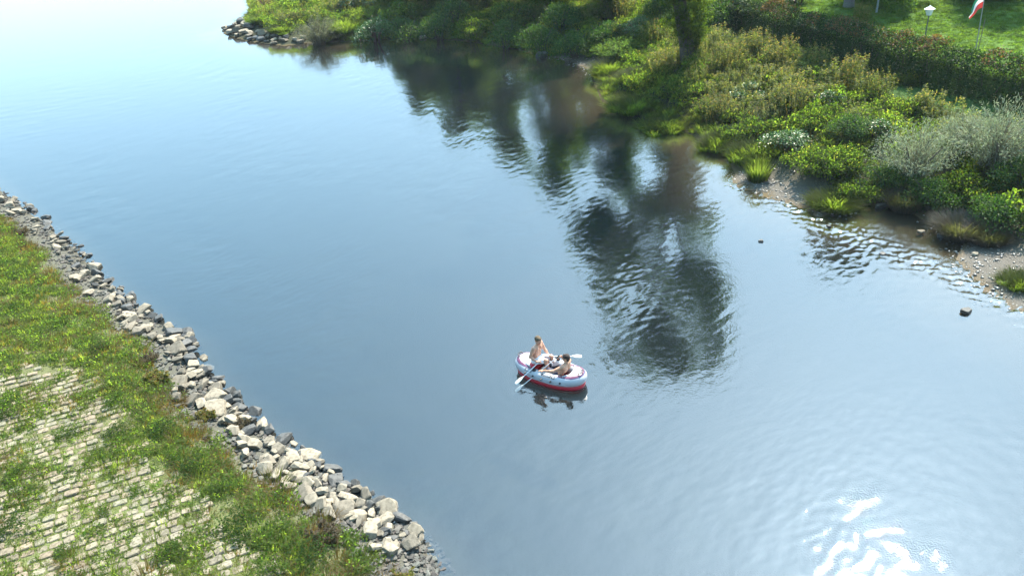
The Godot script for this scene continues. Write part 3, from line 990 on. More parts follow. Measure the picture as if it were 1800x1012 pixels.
const BUSHES := [
	["mound", Vector2(7.2, -48.2), 1.15, 0.95, "bright green grass mound at the water beside the small gravel beach"],
	["mound", Vector2(7.4, -41.2), 1.35, 1.00, "yellow green grass mound drooping into the water left of the big trunk"],
	["mound", Vector2(8.3, -44.5), 1.20, 0.90, "grassy mound up the bank between gravel beach and big trunk"],
	["mound", Vector2(8.3, -38.0), 1.20, 0.85, "dark green grass mound at the water in the big tree's shade"],
	["nettle", Vector2(10.1, -40.6), 1.30, 0.90, "shaded dark nettles at the foot of the big leafy trunk"],
	["drape", Vector2(8.3, -50.0), 1.50, 1.30, "blue green drooping shrub above the small gravel beach"],
	["mound", Vector2(10.3, -34.6), 1.00, 0.80, "green grass mound above two white stones at the waterline"],
	["mound", Vector2(11.2, -32.4), 1.15, 1.00, "long grass hanging over the water behind the lone reed tuft"],
	["nettle", Vector2(11.1, -34.5), 1.10, 1.00, "low dark green nettle bush above the two white stones"],
	["bramble", Vector2(12.4, -31.9), 1.30, 1.10, "bramble bush with pale shiny leaves uphill of the reed tuft"],
	["nettle", Vector2(12.7, -29.3), 1.20, 1.10, "green nettle bush between reed tuft and bright sedge cushion"],
	["nettle", Vector2(13.7, -27.7), 1.10, 1.00, "leafy bush just behind the bright sedge cushion"],
	["sedge", Vector2(15.0, -26.6), 0.85, 1.00, "grey green sedge tuft at the back of the shallow pool"],
	["sedge", Vector2(15.7, -24.1), 0.95, 0.95, "larger brownish grey sedge tussock beside the shallow pool"],
	["sedge", Vector2(16.3, -23.4), 0.80, 0.80, "smaller grey sedge tussock next to the large brownish one"],
	["reed", Vector2(10.7, -30.5), 0.72, 1.05, "lone upright reed tuft standing in the shallows"],
	["mound", Vector2(12.6, -27.3), 0.95, 0.75, "brightest green sedge cushion at the end of the gravel spit"],
	["mound", Vector2(15.6, -20.6), 0.60, 0.50, "small green tuft growing out of the wide gravel bar"],
	["willow", Vector2(15.8, -27.8), 1.70, 2.40, "silvery willow shrub, the one nearer the big tree"],
	["willow", Vector2(18.3, -26.9), 1.90, 2.60, "silvery willow shrub nearest the flagpole, its wands blown sideways"],
	["willow", Vector2(18.0, -28.7), 1.20, 1.80, "small silvery willow between the two big willow shrubs"],
	["shrub", Vector2(15.7, -26.1), 1.25, 1.50, "dark green shrub below the willows, above the sedge tufts"],
	["shrub", Vector2(17.0, -24.0), 1.30, 1.50, "dark shrub behind the large brownish sedge tussock"],
	["shrub", Vector2(14.8, -27.8), 1.15, 1.30, "dark rounded shrub left of the willows near the pool"],
	["nettle", Vector2(16.8, -25.9), 1.20, 1.30, "green nettle bush under the right hand willow"],
	["shrub", Vector2(18.6, -25.5), 1.40, 1.60, "dark shrub below the flagpole side of the willows"],
	["dryherb", Vector2(12.9, -42.5), 1.00, 1.40, "yellowing tall herbs directly behind the big trunk"],
	["dryherb", Vector2(14.6, -43.7), 1.00, 1.40, "rusty tipped tall herbs at the edge of the shaded path"],
	["dryherb", Vector2(15.2, -41.2), 1.05, 1.50, "tall brown seedheads midway along the path edge"],
	["dryherb", Vector2(16.3, -39.5), 1.00, 1.40, "pale yellow herbs along the path, below the grey tree trunk"],
	["dryherb", Vector2(17.0, -37.1), 1.00, 1.40, "tallest yellow green herbs at the bend of the shaded path"],
	["dryherb", Vector2(17.4, -35.1), 0.95, 1.20, "pale herbs between path and the first willow"],
	["dryherb", Vector2(10.8, -37.6), 1.00, 1.10, "sunlit ochre herbs downhill of the big trunk"],
	["dryherb", Vector2(13.8, -35.6), 0.95, 1.10, "reddish stalked herbs in the middle of the meadow slope"],
	["bramble", Vector2(12.8, -38.3), 1.10, 0.90, "bramble patch with glinting leaves behind the ochre herbs"],
	["nettle", Vector2(12.3, -34.6), 1.15, 1.00, "round nettle bush in the middle of the bank slope"],
	["nettle", Vector2(13.9, -33.0), 1.10, 1.10, "sunlit nettle bush uphill of the pale bramble"],
	["shrub", Vector2(14.8, -31.5), 1.10, 1.20, "dark bush in the dip left of the first willow"],
	["bramble", Vector2(15.7, -31.0), 1.10, 1.10, "bramble bush leaning against the first willow"],
	["nettle", Vector2(13.5, -29.3), 1.10, 1.10, "nettle bush uphill of the bright sedge cushion"],
	["bramble", Vector2(15.2, -35.2), 1.00, 1.00, "bramble patch below the pale yellow path herbs"],
	["dryherb", Vector2(10.4, -50.3), 1.00, 1.40, "tall herbs on the cove side of the big trunk"],
	["bramble", Vector2(9.9, -53.0), 1.40, 1.40, "bramble bush behind the blue green drooping shrub"],
	["shrub", Vector2(11.8, -55.1), 1.50, 1.90, "shrub behind the big trunk on the cove side"],
	["shrub", Vector2(7.7, -53.3), 1.50, 1.90, "dark bush overhanging the inner corner of the cove"],
	["shrub", Vector2(5.7, -53.1), 1.70, 2.20, "dark bush over the cove, next to its inner corner"],
	["shrub", Vector2(3.7, -55.3), 1.80, 2.40, "broad dark bush in the deep shade of the cove"],
	["shrub", Vector2(1.4, -58.0), 1.80, 2.40, "dark bush halfway along the shaded cove"],
	["nettle", Vector2(-1.0, -60.9), 1.80, 2.20, "green bush trailing leaves over the middle of the cove"],
	["shrub", Vector2(-3.5, -62.9), 1.80, 2.40, "dark bush above the small pale stone in the cove"],
	["shrub", Vector2(-6.1, -63.7), 1.80, 2.30, "dark bush at the outer half of the cove"],
	["bramble", Vector2(-8.6, -64.5), 1.90, 2.30, "bush with pale glinting leaves beside the big olive shrub"],
	["nettle", Vector2(-6.8, -66.6), 2.00, 2.40, "sunlit yellow green bush behind the outer cove bushes"],
	["shrub", Vector2(-2.2, -64.9), 2.00, 2.60, "tall bush behind the middle of the cove"],
	["nettle", Vector2(1.9, -61.1), 2.00, 2.40, "leafy bush uphill behind the broad dark cove bush"],
	["shrub", Vector2(5.3, -57.4), 2.00, 2.60, "tall dark bush uphill of the inner cove"],
	["dryherb", Vector2(9.4, -57.6), 1.40, 1.80, "pale sunlit herbs above the inner corner of the cove"],
	["olive", Vector2(-13.3, -65.7), 2.20, 2.20, "big olive grey shrub at the tip of the wooded spit"],
	["mound", Vector2(-16.8, -69.7), 1.30, 0.80, "green grass mound just behind the rocks of the spit"],
	["mound", Vector2(-19.2, -74.0), 1.20, 0.90, "tuft of green herbs nearest the outer rocks of the spit"],
	["dryherb", Vector2(-16.1, -71.1), 1.40, 0.90, "flattened straw coloured herbs on top of the spit"],
	["mound", Vector2(-11.2, -67.9), 1.80, 1.40, "yellow green bush behind the big olive shrub"],
	["reddish", Vector2(-20.3, -79.4), 2.30, 2.60, "thin reddish twigged shrub on the far side of the spit"],
	["nettle", Vector2(-15.8, -76.8), 2.00, 1.60, "dark green bush behind the straw coloured herbs of the spit"],
	["bramble", Vector2(-10.3, -72.8), 2.20, 2.20, "pale leaved bush inland on the wooded spit"],
	["shrub", Vector2(14.9, -50.9), 1.90, 2.40, "dark bush between the big trunk and the shaded path"],
	["shrub", Vector2(17.1, -51.0), 1.90, 2.30, "dark bush at the head of the shaded path"],
	["bramble", Vector2(19.5, -50.7), 1.50, 1.60, "sunlit bramble at the left foot of the grey tree trunk"],
	["nettle", Vector2(16.5, -42.7), 0.80, 0.80, "pale green herb growing alone on the shaded path"],
	["nettle", Vector2(19.3, -36.3), 0.80, 0.80, "pale herb clump at the foot of the hedge"],
	["dryherb", Vector2(20.5, -43.8), 0.60, 1.10, "yellow green sapling in front of the grey tree trunk"],
]

const CLUMPS := [
	["dry", Vector2(-20.8, -31.9), 1.25, "dark dry shrub among the boulders at the far end of the near bank"],
	["blade", Vector2(-18.3, -27.4), 1.00, "yellowish grass tuft just below the far dry shrub"],
	["dark", Vector2(-17.1, -24.1), 1.00, "green weed clump at the far edge of the near bank"],
	["bright", Vector2(-14.9, -23.1), 1.10, "bright weed clump halfway between the boulders and the far pavement corner"],
	["yellow", Vector2(-10.7, -19.6), 1.35, "round yellow green clump hard against the boulders"],
	["dry", Vector2(-11.4, -20.8), 0.90, "small brown dry clump beside the round yellow green clump"],
	["dark", Vector2(-13.0, -21.1), 1.00, "dark green weed clump uphill of the round yellow green clump"],
	["yellow", Vector2(-8.8, -17.8), 1.00, "tawny grass clump above the wide pale slab"],
	["dry", Vector2(-7.9, -17.5), 1.00, "brown dry weed standing at the waterline"],
	["dark", Vector2(-9.5, -16.8), 1.20, "dark leafy clump between pavement and the tawny grass clump"],
	["bright", Vector2(-11.3, -18.2), 1.10, "bright green clump on the far edge of the pavement"],
	["bright", Vector2(-12.0, -16.8), 1.15, "upright bright clump growing through the pavement joints"],
	["bright", Vector2(-13.9, -17.9), 1.50, "largest bright weed clump beside the far pavement corner"],
	["dark", Vector2(-10.7, -16.8), 1.00, "dark tuft on the pavement near its far rim"],
	["blade", Vector2(-6.2, -14.5), 1.10, "fresh green grass tuft touching the boulders"],
	["dark", Vector2(-8.3, -15.1), 1.20, "dark clump at the river side rim of the pavement"],
	["bright", Vector2(-8.9, -15.5), 1.00, "light green clump beside the dark rim clump"],
	["dry", Vector2(-4.7, -12.6), 1.25, "tall dark dry weed beside the biggest boulder"],
	["dark", Vector2(-4.8, -12.0), 1.35, "big dark green weed clump below the tall dry weed"],
	["dark", Vector2(-6.6, -12.9), 1.50, "dark leafy clump shading the near pavement rim"],
	["bright", Vector2(-7.3, -14.2), 1.10, "bright clump uphill of the dark clump that shades the rim"],
	["blade", Vector2(-3.9, -11.7), 1.10, "ochre grass clump beside the near boulders"],
	["yellow", Vector2(-3.0, -11.3), 1.10, "yellowish grass clump at the near end of the boulders"],
	["bright", Vector2(-9.4, -14.3), 0.80, "low bright tuft in the middle of the pavement"],
	["bright", Vector2(-9.8, -13.6), 0.80, "small leafy tuft in a pavement joint near the middle"],
	["bright", Vector2(-7.8, -12.1), 1.10, "bright clump near the lower edge of the pavement"],
	["dark", Vector2(-11.5, -13.1), 1.20, "dark green clump at the inner side of the pavement"],
	["bright", Vector2(-12.3, -15.0), 1.10, "bright green clump at the innermost pavement stones"],
	["bright", Vector2(-10.0, -12.3), 0.90, "yellow green tuft at the near end of the pavement"],
	["bright", Vector2(-5.5, -11.5), 1.10, "pale green clump at the near end of the weedy strip"],
]

# ---------------------------------------------------------------- stone
func paving_mesh(sd: int) -> ArrayMesh:      # a worn rectangular sett, about 1 by 1, its top proud of the joints
	var g := RandomNumberGenerator.new()
	g.seed = sd
	var ring := []
	for k in 8:
		var a := PI / 4.0 + PI / 2.0 * (k / 2) + (0.2 if k % 2 else -0.2)
		var q := Vector2(cos(a), sin(a))
		q = q / maxf(absf(q.x), absf(q.y)) * 0.5
		ring.append(q * g.randf_range(0.9, 1.02))
	var st := SurfaceTool.new()
	st.begin(Mesh.PRIMITIVE_TRIANGLES)
	st.set_smooth_group(-1)
	var lift := g.randf_range(-0.015, 0.015)
	for k in 8:
		var a: Vector2 = ring[k]
		var b: Vector2 = ring[(k + 1) % 8]
		var hi_a := Vector3(a.x * 0.92, 0.035 + lift * a.x * 2.0, a.y * 0.9)
		var hi_b := Vector3(b.x * 0.92, 0.035 + lift * b.x * 2.0, b.y * 0.9)
		var lo_a := Vector3(a.x, 0.015, a.y)
		var lo_b := Vector3(b.x, 0.015, b.y)
		var dn_a := Vector3(a.x, -0.12, a.y)
		var dn_b := Vector3(b.x, -0.12, b.y)
		for t in [[Vector3(0, 0.04, 0), hi_a, hi_b], [hi_a, lo_a, hi_b], [hi_b, lo_a, lo_b], [lo_a, dn_a, lo_b], [lo_b, dn_a, dn_b]]:
			for q in [t[0], t[2], t[1]]:
				st.add_vertex(q)
	st.generate_normals()
	var m := st.commit()
	return upright(m)

func upright(m: ArrayMesh) -> ArrayMesh:      # turns faces whose normals point inwards
	var a := m.surface_get_arrays(0)
	var v: PackedVector3Array = a[Mesh.ARRAY_VERTEX]
	var n: PackedVector3Array = a[Mesh.ARRAY_NORMAL]
	var s := 0.0
	for k in v.size():
		s += n[k].dot(v[k])
	if s < 0.0:
		for k in n.size():
			n[k] = -n[k]
		a[Mesh.ARRAY_NORMAL] = n
		var i := PackedInt32Array()
		var had = a[Mesh.ARRAY_INDEX]
		var count: int = had.size() if had else v.size()
		for k in range(0, count, 3):
			for q in [0, 2, 1]:
				i.append(had[k + q] if had else k + q)
		a[Mesh.ARRAY_INDEX] = i
		m = ArrayMesh.new()
		m.add_surface_from_arrays(Mesh.PRIMITIVE_TRIANGLES, a)
	return m

func slope_basis(p: Vector2) -> Basis:
	var e := 0.25
	var n := Vector3(ground(p - Vector2(e, 0)) - ground(p + Vector2(e, 0)), 2.0 * e, ground(p - Vector2(0, e)) - ground(p + Vector2(0, e))).normalized()
	return Basis(Quaternion(Vector3.UP, n))

func build_pavement() -> void:
	var g := RandomNumberGenerator.new()
	g.seed = 40
	var meshes := []
	for k in 7:
		meshes.append(paving_mesh(300 + k))
	var u := Vector2(0.87, -0.5)
	var w := Vector2(0.5, 0.87)
	var got := []
	var tilt := slope_basis(Vector2(-10, -14))
	for r in range(-35, 38):
		var shift := g.randf_range(-0.12, 0.12)
		var s := -28
		var x := -9.0
		while x < 9.0:
			var wide_ := g.randf_range(0.19, 0.33)
			var p := Vector2(-11.0, -14.8) + u * (x + wide_ * 0.5 + shift) + w * (r * 0.24 + 0.05 * sin(x * 0.9 + r * 0.2))
			x += wide_ + 0.022
			s += 1
			if p.x < -13.2 + (p.y + 9.0) * 0.66 or p.y > -9.0:
				continue
			var dl := shore(left_poly, p)
			if dl < 2.1 or g.randf() > pave_zone(p, dl) * 0.97 - 0.02:
				continue
			var b := tilt * Basis(Vector3.UP, atan2(-u.y, u.x) + g.randf_range(-0.14, 0.14))
			b = b * Basis(Vector3(1, 0, 0), g.randf_range(-0.05, 0.05)) * Basis(Vector3(0, 0, 1), g.randf_range(-0.05, 0.05))
			b = b * Basis.from_scale(Vector3(wide_, 1.0, 0.226 * g.randf_range(0.85, 1.06)))
			got.append([Transform3D(b, Vector3(p.x, height_from(p, dl, -9.0) + g.randf_range(-0.03, 0.012), p.y)), p.distance_to(Vector2(-3, -4)), g.randi() % 7, g.randi() % 3])
	got.sort_custom(func(a, b): return a[1] < b[1])
	var o := base("pavement", Vector3.ZERO)
	tag(o, "stone block pavement with weeds in its joints on the near bank", "", "", "structure")
	var rest := []
	var tint := []
	var tones := [mats.paving_a, mats.paving_b, mats.paving_c]
	for k in got.size():
		if k < 300:
			var p := obj("paving_stone", meshes[got[k][2]], tones[got[k][3]], o)
			p.transform = got[k][0]
		else:
			rest.append(got[k][0])
			tint.append(vary(g, Color(0.195, 0.165, 0.115), 0.2))
	var joints := []
	for q in got:
		for e in 3:
			if g.randf() < 0.8:
				var t: Transform3D = q[0]
				var side: Vector3 = t * [Vector3(0.54, 0, g.randf_range(-0.5, 0.5)), Vector3(g.randf_range(-0.5, 0.5), 0, 0.55), Vector3(-0.54, 0, g.randf_range(-0.5, 0.5))][e]
				joints.append([Vector2(side.x, side.z), g.randf_range(0.35, 0.8), side.y])
	put_many("joint_grass", "sparse grass and moss growing in the pavement joints", "grass", tussock(19, 0.3, 0.16, 26, 0.012, 0.9, [GREEN * 1.1, LIME * 1.2, Color(0.24, 0.2, 0.08)], 2).mesh(), mats.leaf, joints, g, Color(0.9, 0.9, 0.8), Color(1.5, 1.35, 1.0))
	tag(many("paving_stones", meshes[0], mats.stone, rest, tint, o), "", "", "", "stuff")

func ball(times: int) -> Array:      # unit directions and triangles of a divided icosahedron
	var t := (1.0 + sqrt(5.0)) / 2.0
	var v := []
	for q in [Vector3(-1, t, 0), Vector3(1, t, 0), Vector3(-1, -t, 0), Vector3(1, -t, 0), Vector3(0, -1, t), Vector3(0, 1, t), Vector3(0, -1, -t), Vector3(0, 1, -t), Vector3(t, 0, -1), Vector3(t, 0, 1), Vector3(-t, 0, -1), Vector3(-t, 0, 1)]:
		v.append(q.normalized())
	var f := [[0, 11, 5], [0, 5, 1], [0, 1, 7], [0, 7, 10], [0, 10, 11], [1, 5, 9], [5, 11, 4], [11, 10, 2], [10, 7, 6], [7, 1, 8], [3, 9, 4], [3, 4, 2], [3, 2, 6], [3, 6, 8], [3, 8, 9], [4, 9, 5], [2, 4, 11], [6, 2, 10], [8, 6, 7], [9, 8, 1]]
	for k in times:
		var mids := {}
		var out := []
		for q in f:
			var m := []
			for e in 3:
				var a: int = mini(q[e], q[(e + 1) % 3])
				var b: int = maxi(q[e], q[(e + 1) % 3])
				var key := a * 100000 + b
				if not mids.has(key):
					mids[key] = v.size()
					v.append((v[a] + v[b]).normalized())
				m.append(mids[key])
			out.append_array([[q[0], m[0], m[2]], [q[1], m[1], m[0]], [q[2], m[2], m[1]], [m[0], m[1], m[2]]])
		f = out
	return [v, f]

func rock_mesh(sd: int, form: Vector3, facets: int) -> ArrayMesh:      # a broken quarry stone: a ball cut by planes
	var g := RandomNumberGenerator.new()
	g.seed = sd
	var b := ball(3)
	var cuts := []
	for q in [Vector3(0, 1, 0), Vector3(0, -1, 0), Vector3(1, 0, 0), Vector3(-1, 0, 0), Vector3(0, 0, 1), Vector3(0, 0, -1)]:
		cuts.append([(q + pick_dir(g) * 0.28).normalized(), g.randf_range(0.62, 0.8)])
	for k in facets:
		cuts.append([pick_dir(g), g.randf_range(0.72, 0.95)])
	var v := []
	for d in b[0]:
		var r := 1.1
		for c in cuts:
			var k: float = c[0].dot(d)
			if k > 0.05:
				r = minf(r, c[1] / k)
		v.append(d * r * (1.0 + 0.022 * fine.get_noise_3d(d.x * 3.0 + sd, d.y * 3.0, d.z * 3.0)) * form)
	var s := Shape.new()
	for q in b[1]:
		var n: Vector3 = (v[q[1]] - v[q[0]]).cross(v[q[2]] - v[q[0]]).normalized()
		if n.dot(v[q[0]]) < 0.0:
			n = -n
		for e in [0, 2, 1]:
			s.i.append(s.v.size())
			s.v.append(v[q[e]])
			s.n.append(n)
			s.c.append(Color.WHITE)
	return s.mesh()

const BANK_MARKS := [[Vector2(-18.9, -31.7), "near the far dark shrub"], [Vector2(-14.2, -25.6), "between shrub and yellow clump"], [Vector2(-11.1, -20.9), "beside the yellow clump"], [Vector2(-8.0, -17.9), "by the brown waterline weed"], [Vector2(-6.1, -15.8), "below the fresh green tuft"], [Vector2(-4.7, -12.9), "beside the tall dark weed"], [Vector2(-3.2, -12.6), "at the bank's near end"]]

func build_rocks() -> void:
	var g := RandomNumberGenerator.new()
	g.seed = 17
	var forms := [[Vector3(1, 0.34, 0.7), "flat"], [Vector3(1, 0.5, 0.78), "blocky"], [Vector3(1.1, 0.4, 0.46), "long"], [Vector3(1, 0.6, 0.85), "rounded"]]
	var meshes := []
	for k in 14:
		meshes.append([rock_mesh(500 + k, forms[k % 4][0], 7 + k % 5), forms[k % 4][1]])
	var tones := [["rock_pale", "pale"], ["rock_pale", "pale"], ["rock_mid", "grey"], ["rock_dark", "dark wet"]]
	var spots := []
	for pass_ in [[0.28, 0.38, 300, 26], [0.19, 0.26, 1500, 96], [0.12, 0.17, 3800, 120], [0.08, 0.11, 3000, 50]]:
		var placed := 0
		for k in pass_[2]:
			if placed >= pass_[3]:
				break
			# along the waterline, most of them close to it
			var t := pow(g.randf(), 0.8)
			var f := t * 12.1 + 5.0
			var a: Vector2 = LEFT[mini(int(f), 17)]
			var b: Vector2 = LEFT[mini(int(f), 17) + 1]
			var inland := Vector2(-(b - a).y, (b - a).x).normalized()
			if g.randf() < 0.05:
				a = LEFT[4]
				b = LEFT[5]
			var band := 0.9 + 0.75 * wide.get_noise_1d(f * 9.0)
			var p := a.lerp(b, f - int(f)) + inland * g.randf_range(-0.3, band) * (1.0 if pass_[0] < 0.3 else 0.8)
			var r := g.randf_range(pass_[0], pass_[1])
			var clear := true
			for q in spots:
				if p.distance_to(q[0]) < (r + q[1]) * (0.6 if r > 0.2 else 0.45):
					clear = false
					break
			if clear:
				spots.append([p, r])
				placed += 1
	for q in spots:
		var p: Vector2 = q[0]
		var r: float = q[1]
		var dl := shore(left_poly, p)
		var pick: int = g.randi() % meshes.size()
		var tone: int = [0, 1, 0, 2, 2, 0, 1, 3][g.randi() % 8]
		if dl > 0.55 and tone == 3:
			tone = g.randi() % 3
		if dl < 0.12 and g.randf() < 0.6:
			tone = 3
		var h := height_from(p, dl, -9.0)
		var turn := g.randf() * TAU
		var o := obj("rock", meshes[pick][0], mats[tones[tone][0]])
		o.transform = Transform3D(Basis(Vector3.UP, turn) * Basis(Vector3(1, 0, 0), g.randfn() * 0.26) * Basis(Vector3(0, 0, 1), g.randfn() * 0.26) * Basis.from_scale(Vector3.ONE * r * 1.12), Vector3(p.x, h + r * 0.2 + (0.1 if r < 0.25 else 0.0), p.y))
		var mark := ""
		var best := 1e9
		for m in BANK_MARKS:
			if p.distance_to(m[0]) < best:
				best = p.distance_to(m[0])
				mark = m[1]
		var size: String = "huge" if r > 0.34 else "large" if r > 0.25 else "middling" if r > 0.18 else "small" if r > 0.115 else "tiny"
		var where := "in the water" if dl < -0.1 else "at the waterline" if dl < 0.5 else "amid the boulders" if dl < 1.1 else "at the grass edge"
		tag(o, "%s %s %s rock %s %s" % [size, tones[tone][1], meshes[pick][1], where, mark], "rock", "broken boulders heaped along the near bank")
	tell_apart("rock")
	var rubble := []
	var shade := []
	for k in 4200:
		var f := g.randf_range(3.0, 18.0)
		var a: Vector2 = LEFT[int(f)]
		var b: Vector2 = LEFT[int(f) + 1]
		var inland := Vector2(-(b - a).y, (b - a).x).normalized()
		var p := a.lerp(b, f - int(f)) + inland * g.randf_range(-0.35, 1.4)
		var r := 0.04 + 0.07 * pow(g.randf(), 2.0)
		if p.distance_to(Vector2(-2, -9)) < 42.0:
			rubble.append(Transform3D(Basis(Vector3.UP, g.randf() * TAU) * Basis(Vector3(1, 0, 0), g.randfn() * 0.3) * Basis.from_scale(Vector3.ONE * r), Vector3(p.x, ground(p) + r * 0.3, p.y)))
			shade.append(vary(g, Color(0.055, 0.05, 0.045).lerp(Color(0.14, 0.13, 0.11), g.randf()), 0.2))
	tag(many("rubble", meshes[1][0], mats.stone, rubble, shade), "small stones and chips in the gaps between the near bank's boulders", "rubble", "", "stuff")
	# the tip of the wooded spit
	var tip := [Vector2(-23.6, -75.6), Vector2(-23.2, -74.4), Vector2(-21.6, -72.1), Vector2(-19.8, -70), Vector2(-18, -68.3), Vector2(-16.2, -66.8), Vector2(-14.2, -66.8)]
	var heap := []
	for k in 900:
		if heap.size() >= 36:
			break
		var f := g.randf() * 5.6
		var p: Vector2 = (tip[int(f)] as Vector2).lerp(tip[int(f) + 1], f - int(f)) + Vector2(g.randf_range(-0.3, 1.6), -g.randf_range(-0.2, 1.9)) * (1.0 - f / 9.0)
		var r := g.randf_range(0.32, 0.62) * (1.0 - f * 0.05)
		var clear := true
		for q in heap:
			clear = clear and p.distance_to(q[0]) > (r + q[1]) * 0.62
		if clear:
			heap.append([p, r, f])
	heap.sort_custom(func(a, b): return a[2] < b[2])
	var outer := ["at the very tip of the wooded spit", "on the outer end of the spit", "in the middle of the spit's boulders", "before the green mound of the spit", "where the spit's boulders thin out", "below the big olive shrub"]
	for q in heap:
		var p: Vector2 = q[0]
		var pick: int = g.randi() % meshes.size()
		var tone: int = [0, 2, 0, 3][g.randi() % 4]
		var o := obj("boulder", meshes[pick][0], mats[tones[tone][0]])
		o.transform = Transform3D(Basis(Vector3.UP, g.randf() * TAU) * Basis(Vector3(1, 0, 0), g.randfn() * 0.2) * Basis.from_scale(Vector3.ONE * float(q[1])), Vector3(p.x, maxf(ground(p), -0.05) + q[1] * 0.42, p.y))
		tag(o, "%s %s %s rock %s" % ["large" if q[1] > 0.45 else "middling" if q[1] > 0.35 else "small", tones[tone][1], meshes[pick][1], outer[int(q[2])]], "rock", "boulders round the tip of the wooded spit")
	tell_apart("boulder")
	# single stones of the far side
	for q in LONE_ROCKS:
		var at: Vector3 = q[0]
		var o := obj("stone", meshes[q[3]][0], mats[q[2]])
		o.transform = Transform3D(Basis(Vector3.UP, q[4]) * Basis.from_scale(Vector3.ONE * float(q[1])), at)
		tag(o, q[5], "rock")
	# pebbles of the two gravel bars and the little beach
	var pebble := rock_mesh(700, Vector3(1, 0.5, 0.75), 4)
	var at := []
	var tint := []
	for k in 26000:
		var p := Vector2(g.randf_range(4.0, 20), g.randf_range(-55, -14))
		if bar(p) < 0.3 and true:
			continue
		var dr := shore(right_poly, p)
		if dr < -0.6 or dr > 3.5:
			continue
		for j in 2:
			var z := p + Vector2(g.randfn(), g.randfn()) * 0.25
			var r := 0.016 + 0.05 * pow(g.randf(), 5.0)
			at.append(Transform3D(Basis(Vector3.UP, g.randf() * TAU).scaled(Vector3.ONE * r), Vector3(z.x, ground(z) + r * 0.2, z.y)))
			tint.append(vary(g, Color(0.09, 0.082, 0.068).lerp(Color(0.24, 0.225, 0.195), pow(g.randf(), 2.0)), 0.2))
	tag(many("gravel", pebble_small(), mats.wet_gravel, at, tint), "grey brown river gravel on the bars of the far bank", "gravel", "", "stuff")

func tell_apart(called: String) -> void:      # two stones of one look: say which is nearer to the bridge
	var same := {}
	for o in get_children():
		if String(o.name).begins_with(called):
			var l: String = o.get_meta("label")
			if not same.has(l):
				same[l] = []
			same[l].append(o)
	for l in same:
		var row: Array = same[l]
		row.sort_custom(func(a, b): return a.position.z < b.position.z)
		var words: Array = {2: ["farther", "nearer"], 3: ["farthest", "middle", "nearest"], 4: ["farthest", "second farthest", "second nearest", "nearest"], 5: ["farthest", "second farthest", "middle", "second nearest", "nearest"], 6: ["farthest", "second farthest", "third farthest", "third nearest", "second nearest", "nearest"]}.get(row.size(), [])
		for k in words.size():
			row[k].set_meta("label", words[k] + " " + l)

func pebble_small() -> ArrayMesh:
	var b := ball(1)
	var s := Shape.new()
	for d in b[0]:
		s.v.append(d * Vector3(1, 0.55, 0.75))
		s.n.append((d / Vector3(1, 0.55, 0.75)).normalized())
		s.c.append(Color.WHITE)
	for q in b[1]:
		s.i.append_array(PackedInt32Array([q[0], q[2], q[1]]))
	return s.mesh()

const LONE_ROCKS := [
	[Vector3(13.4, 0.02, -19.5), 0.21, "rock_dark", 1, 0.5, "dark boulder standing alone in the open water off the wide gravel bar"],
	[Vector3(9.1, 0.0, -25.2), 0.13, "rock_dark", 3, 1.2, "small dark stone alone in ripples below the lone reed tuft"],
	[Vector3(12.7, -0.01, -23.4), 0.16, "rock_dark", 0, 0.3, "low dark stone awash in the riffle off the shallow pool"],
	[Vector3(11.8, 0.0, -25.8), 0.12, "rock_dark", 2, 2.0, "dark pebble sized rock near the end of the gravel spit"],
	[Vector3(9.95, 0.08, -35.9), 0.26, "rock_pale", 1, 0.9, "bigger of two white stones at the foot of the green bank"],
	[Vector3(10.25, 0.05, -35.2), 0.2, "rock_pale", 0, 2.2, "smaller of two white stones at the foot of the green bank"],
	[Vector3(11.0, 0.05, -29.9), 0.26, "rock_dark", 2, 2.6, "long dark stone on the gravel beside the lone reed tuft"],
	[Vector3(14.6, 0.03, -24.6), 0.16, "rock_mid", 1, 0.2, "grey stone standing in the shallow pool before the sedge"],
	[Vector3(15.1, 0.02, -24.2), 0.18, "rock_dark", 3, 1.0, "darker rounded stone in the shallow pool before the sedge"],
	[Vector3(14.2, 0.04, -26.9), 0.3, "rock_dark", 2, 0.4, "long low stone at the back of the shallow pool"],
	[Vector3(15.4, 0.1, -22.6), 0.16, "rock_pale", 0, 0.7, "pale flat stone on the wide gravel bar"],
	[Vector3(-4.9, 0.1, -64.0), 0.42, "rock_pale", 0, 0.1, "pale flat stone at the back of the shaded cove"],
	[Vector3(5.2, 0.1, -52.6), 0.3, "rock_mid", 1, 1.1, "grey stone at the edge of the small gravel beach"],
	[Vector3(3.7, 0.1, -54.6), 0.5, "rock_dark", 3, 0.6, "dark stone under the bushes by the small gravel beach"],
]

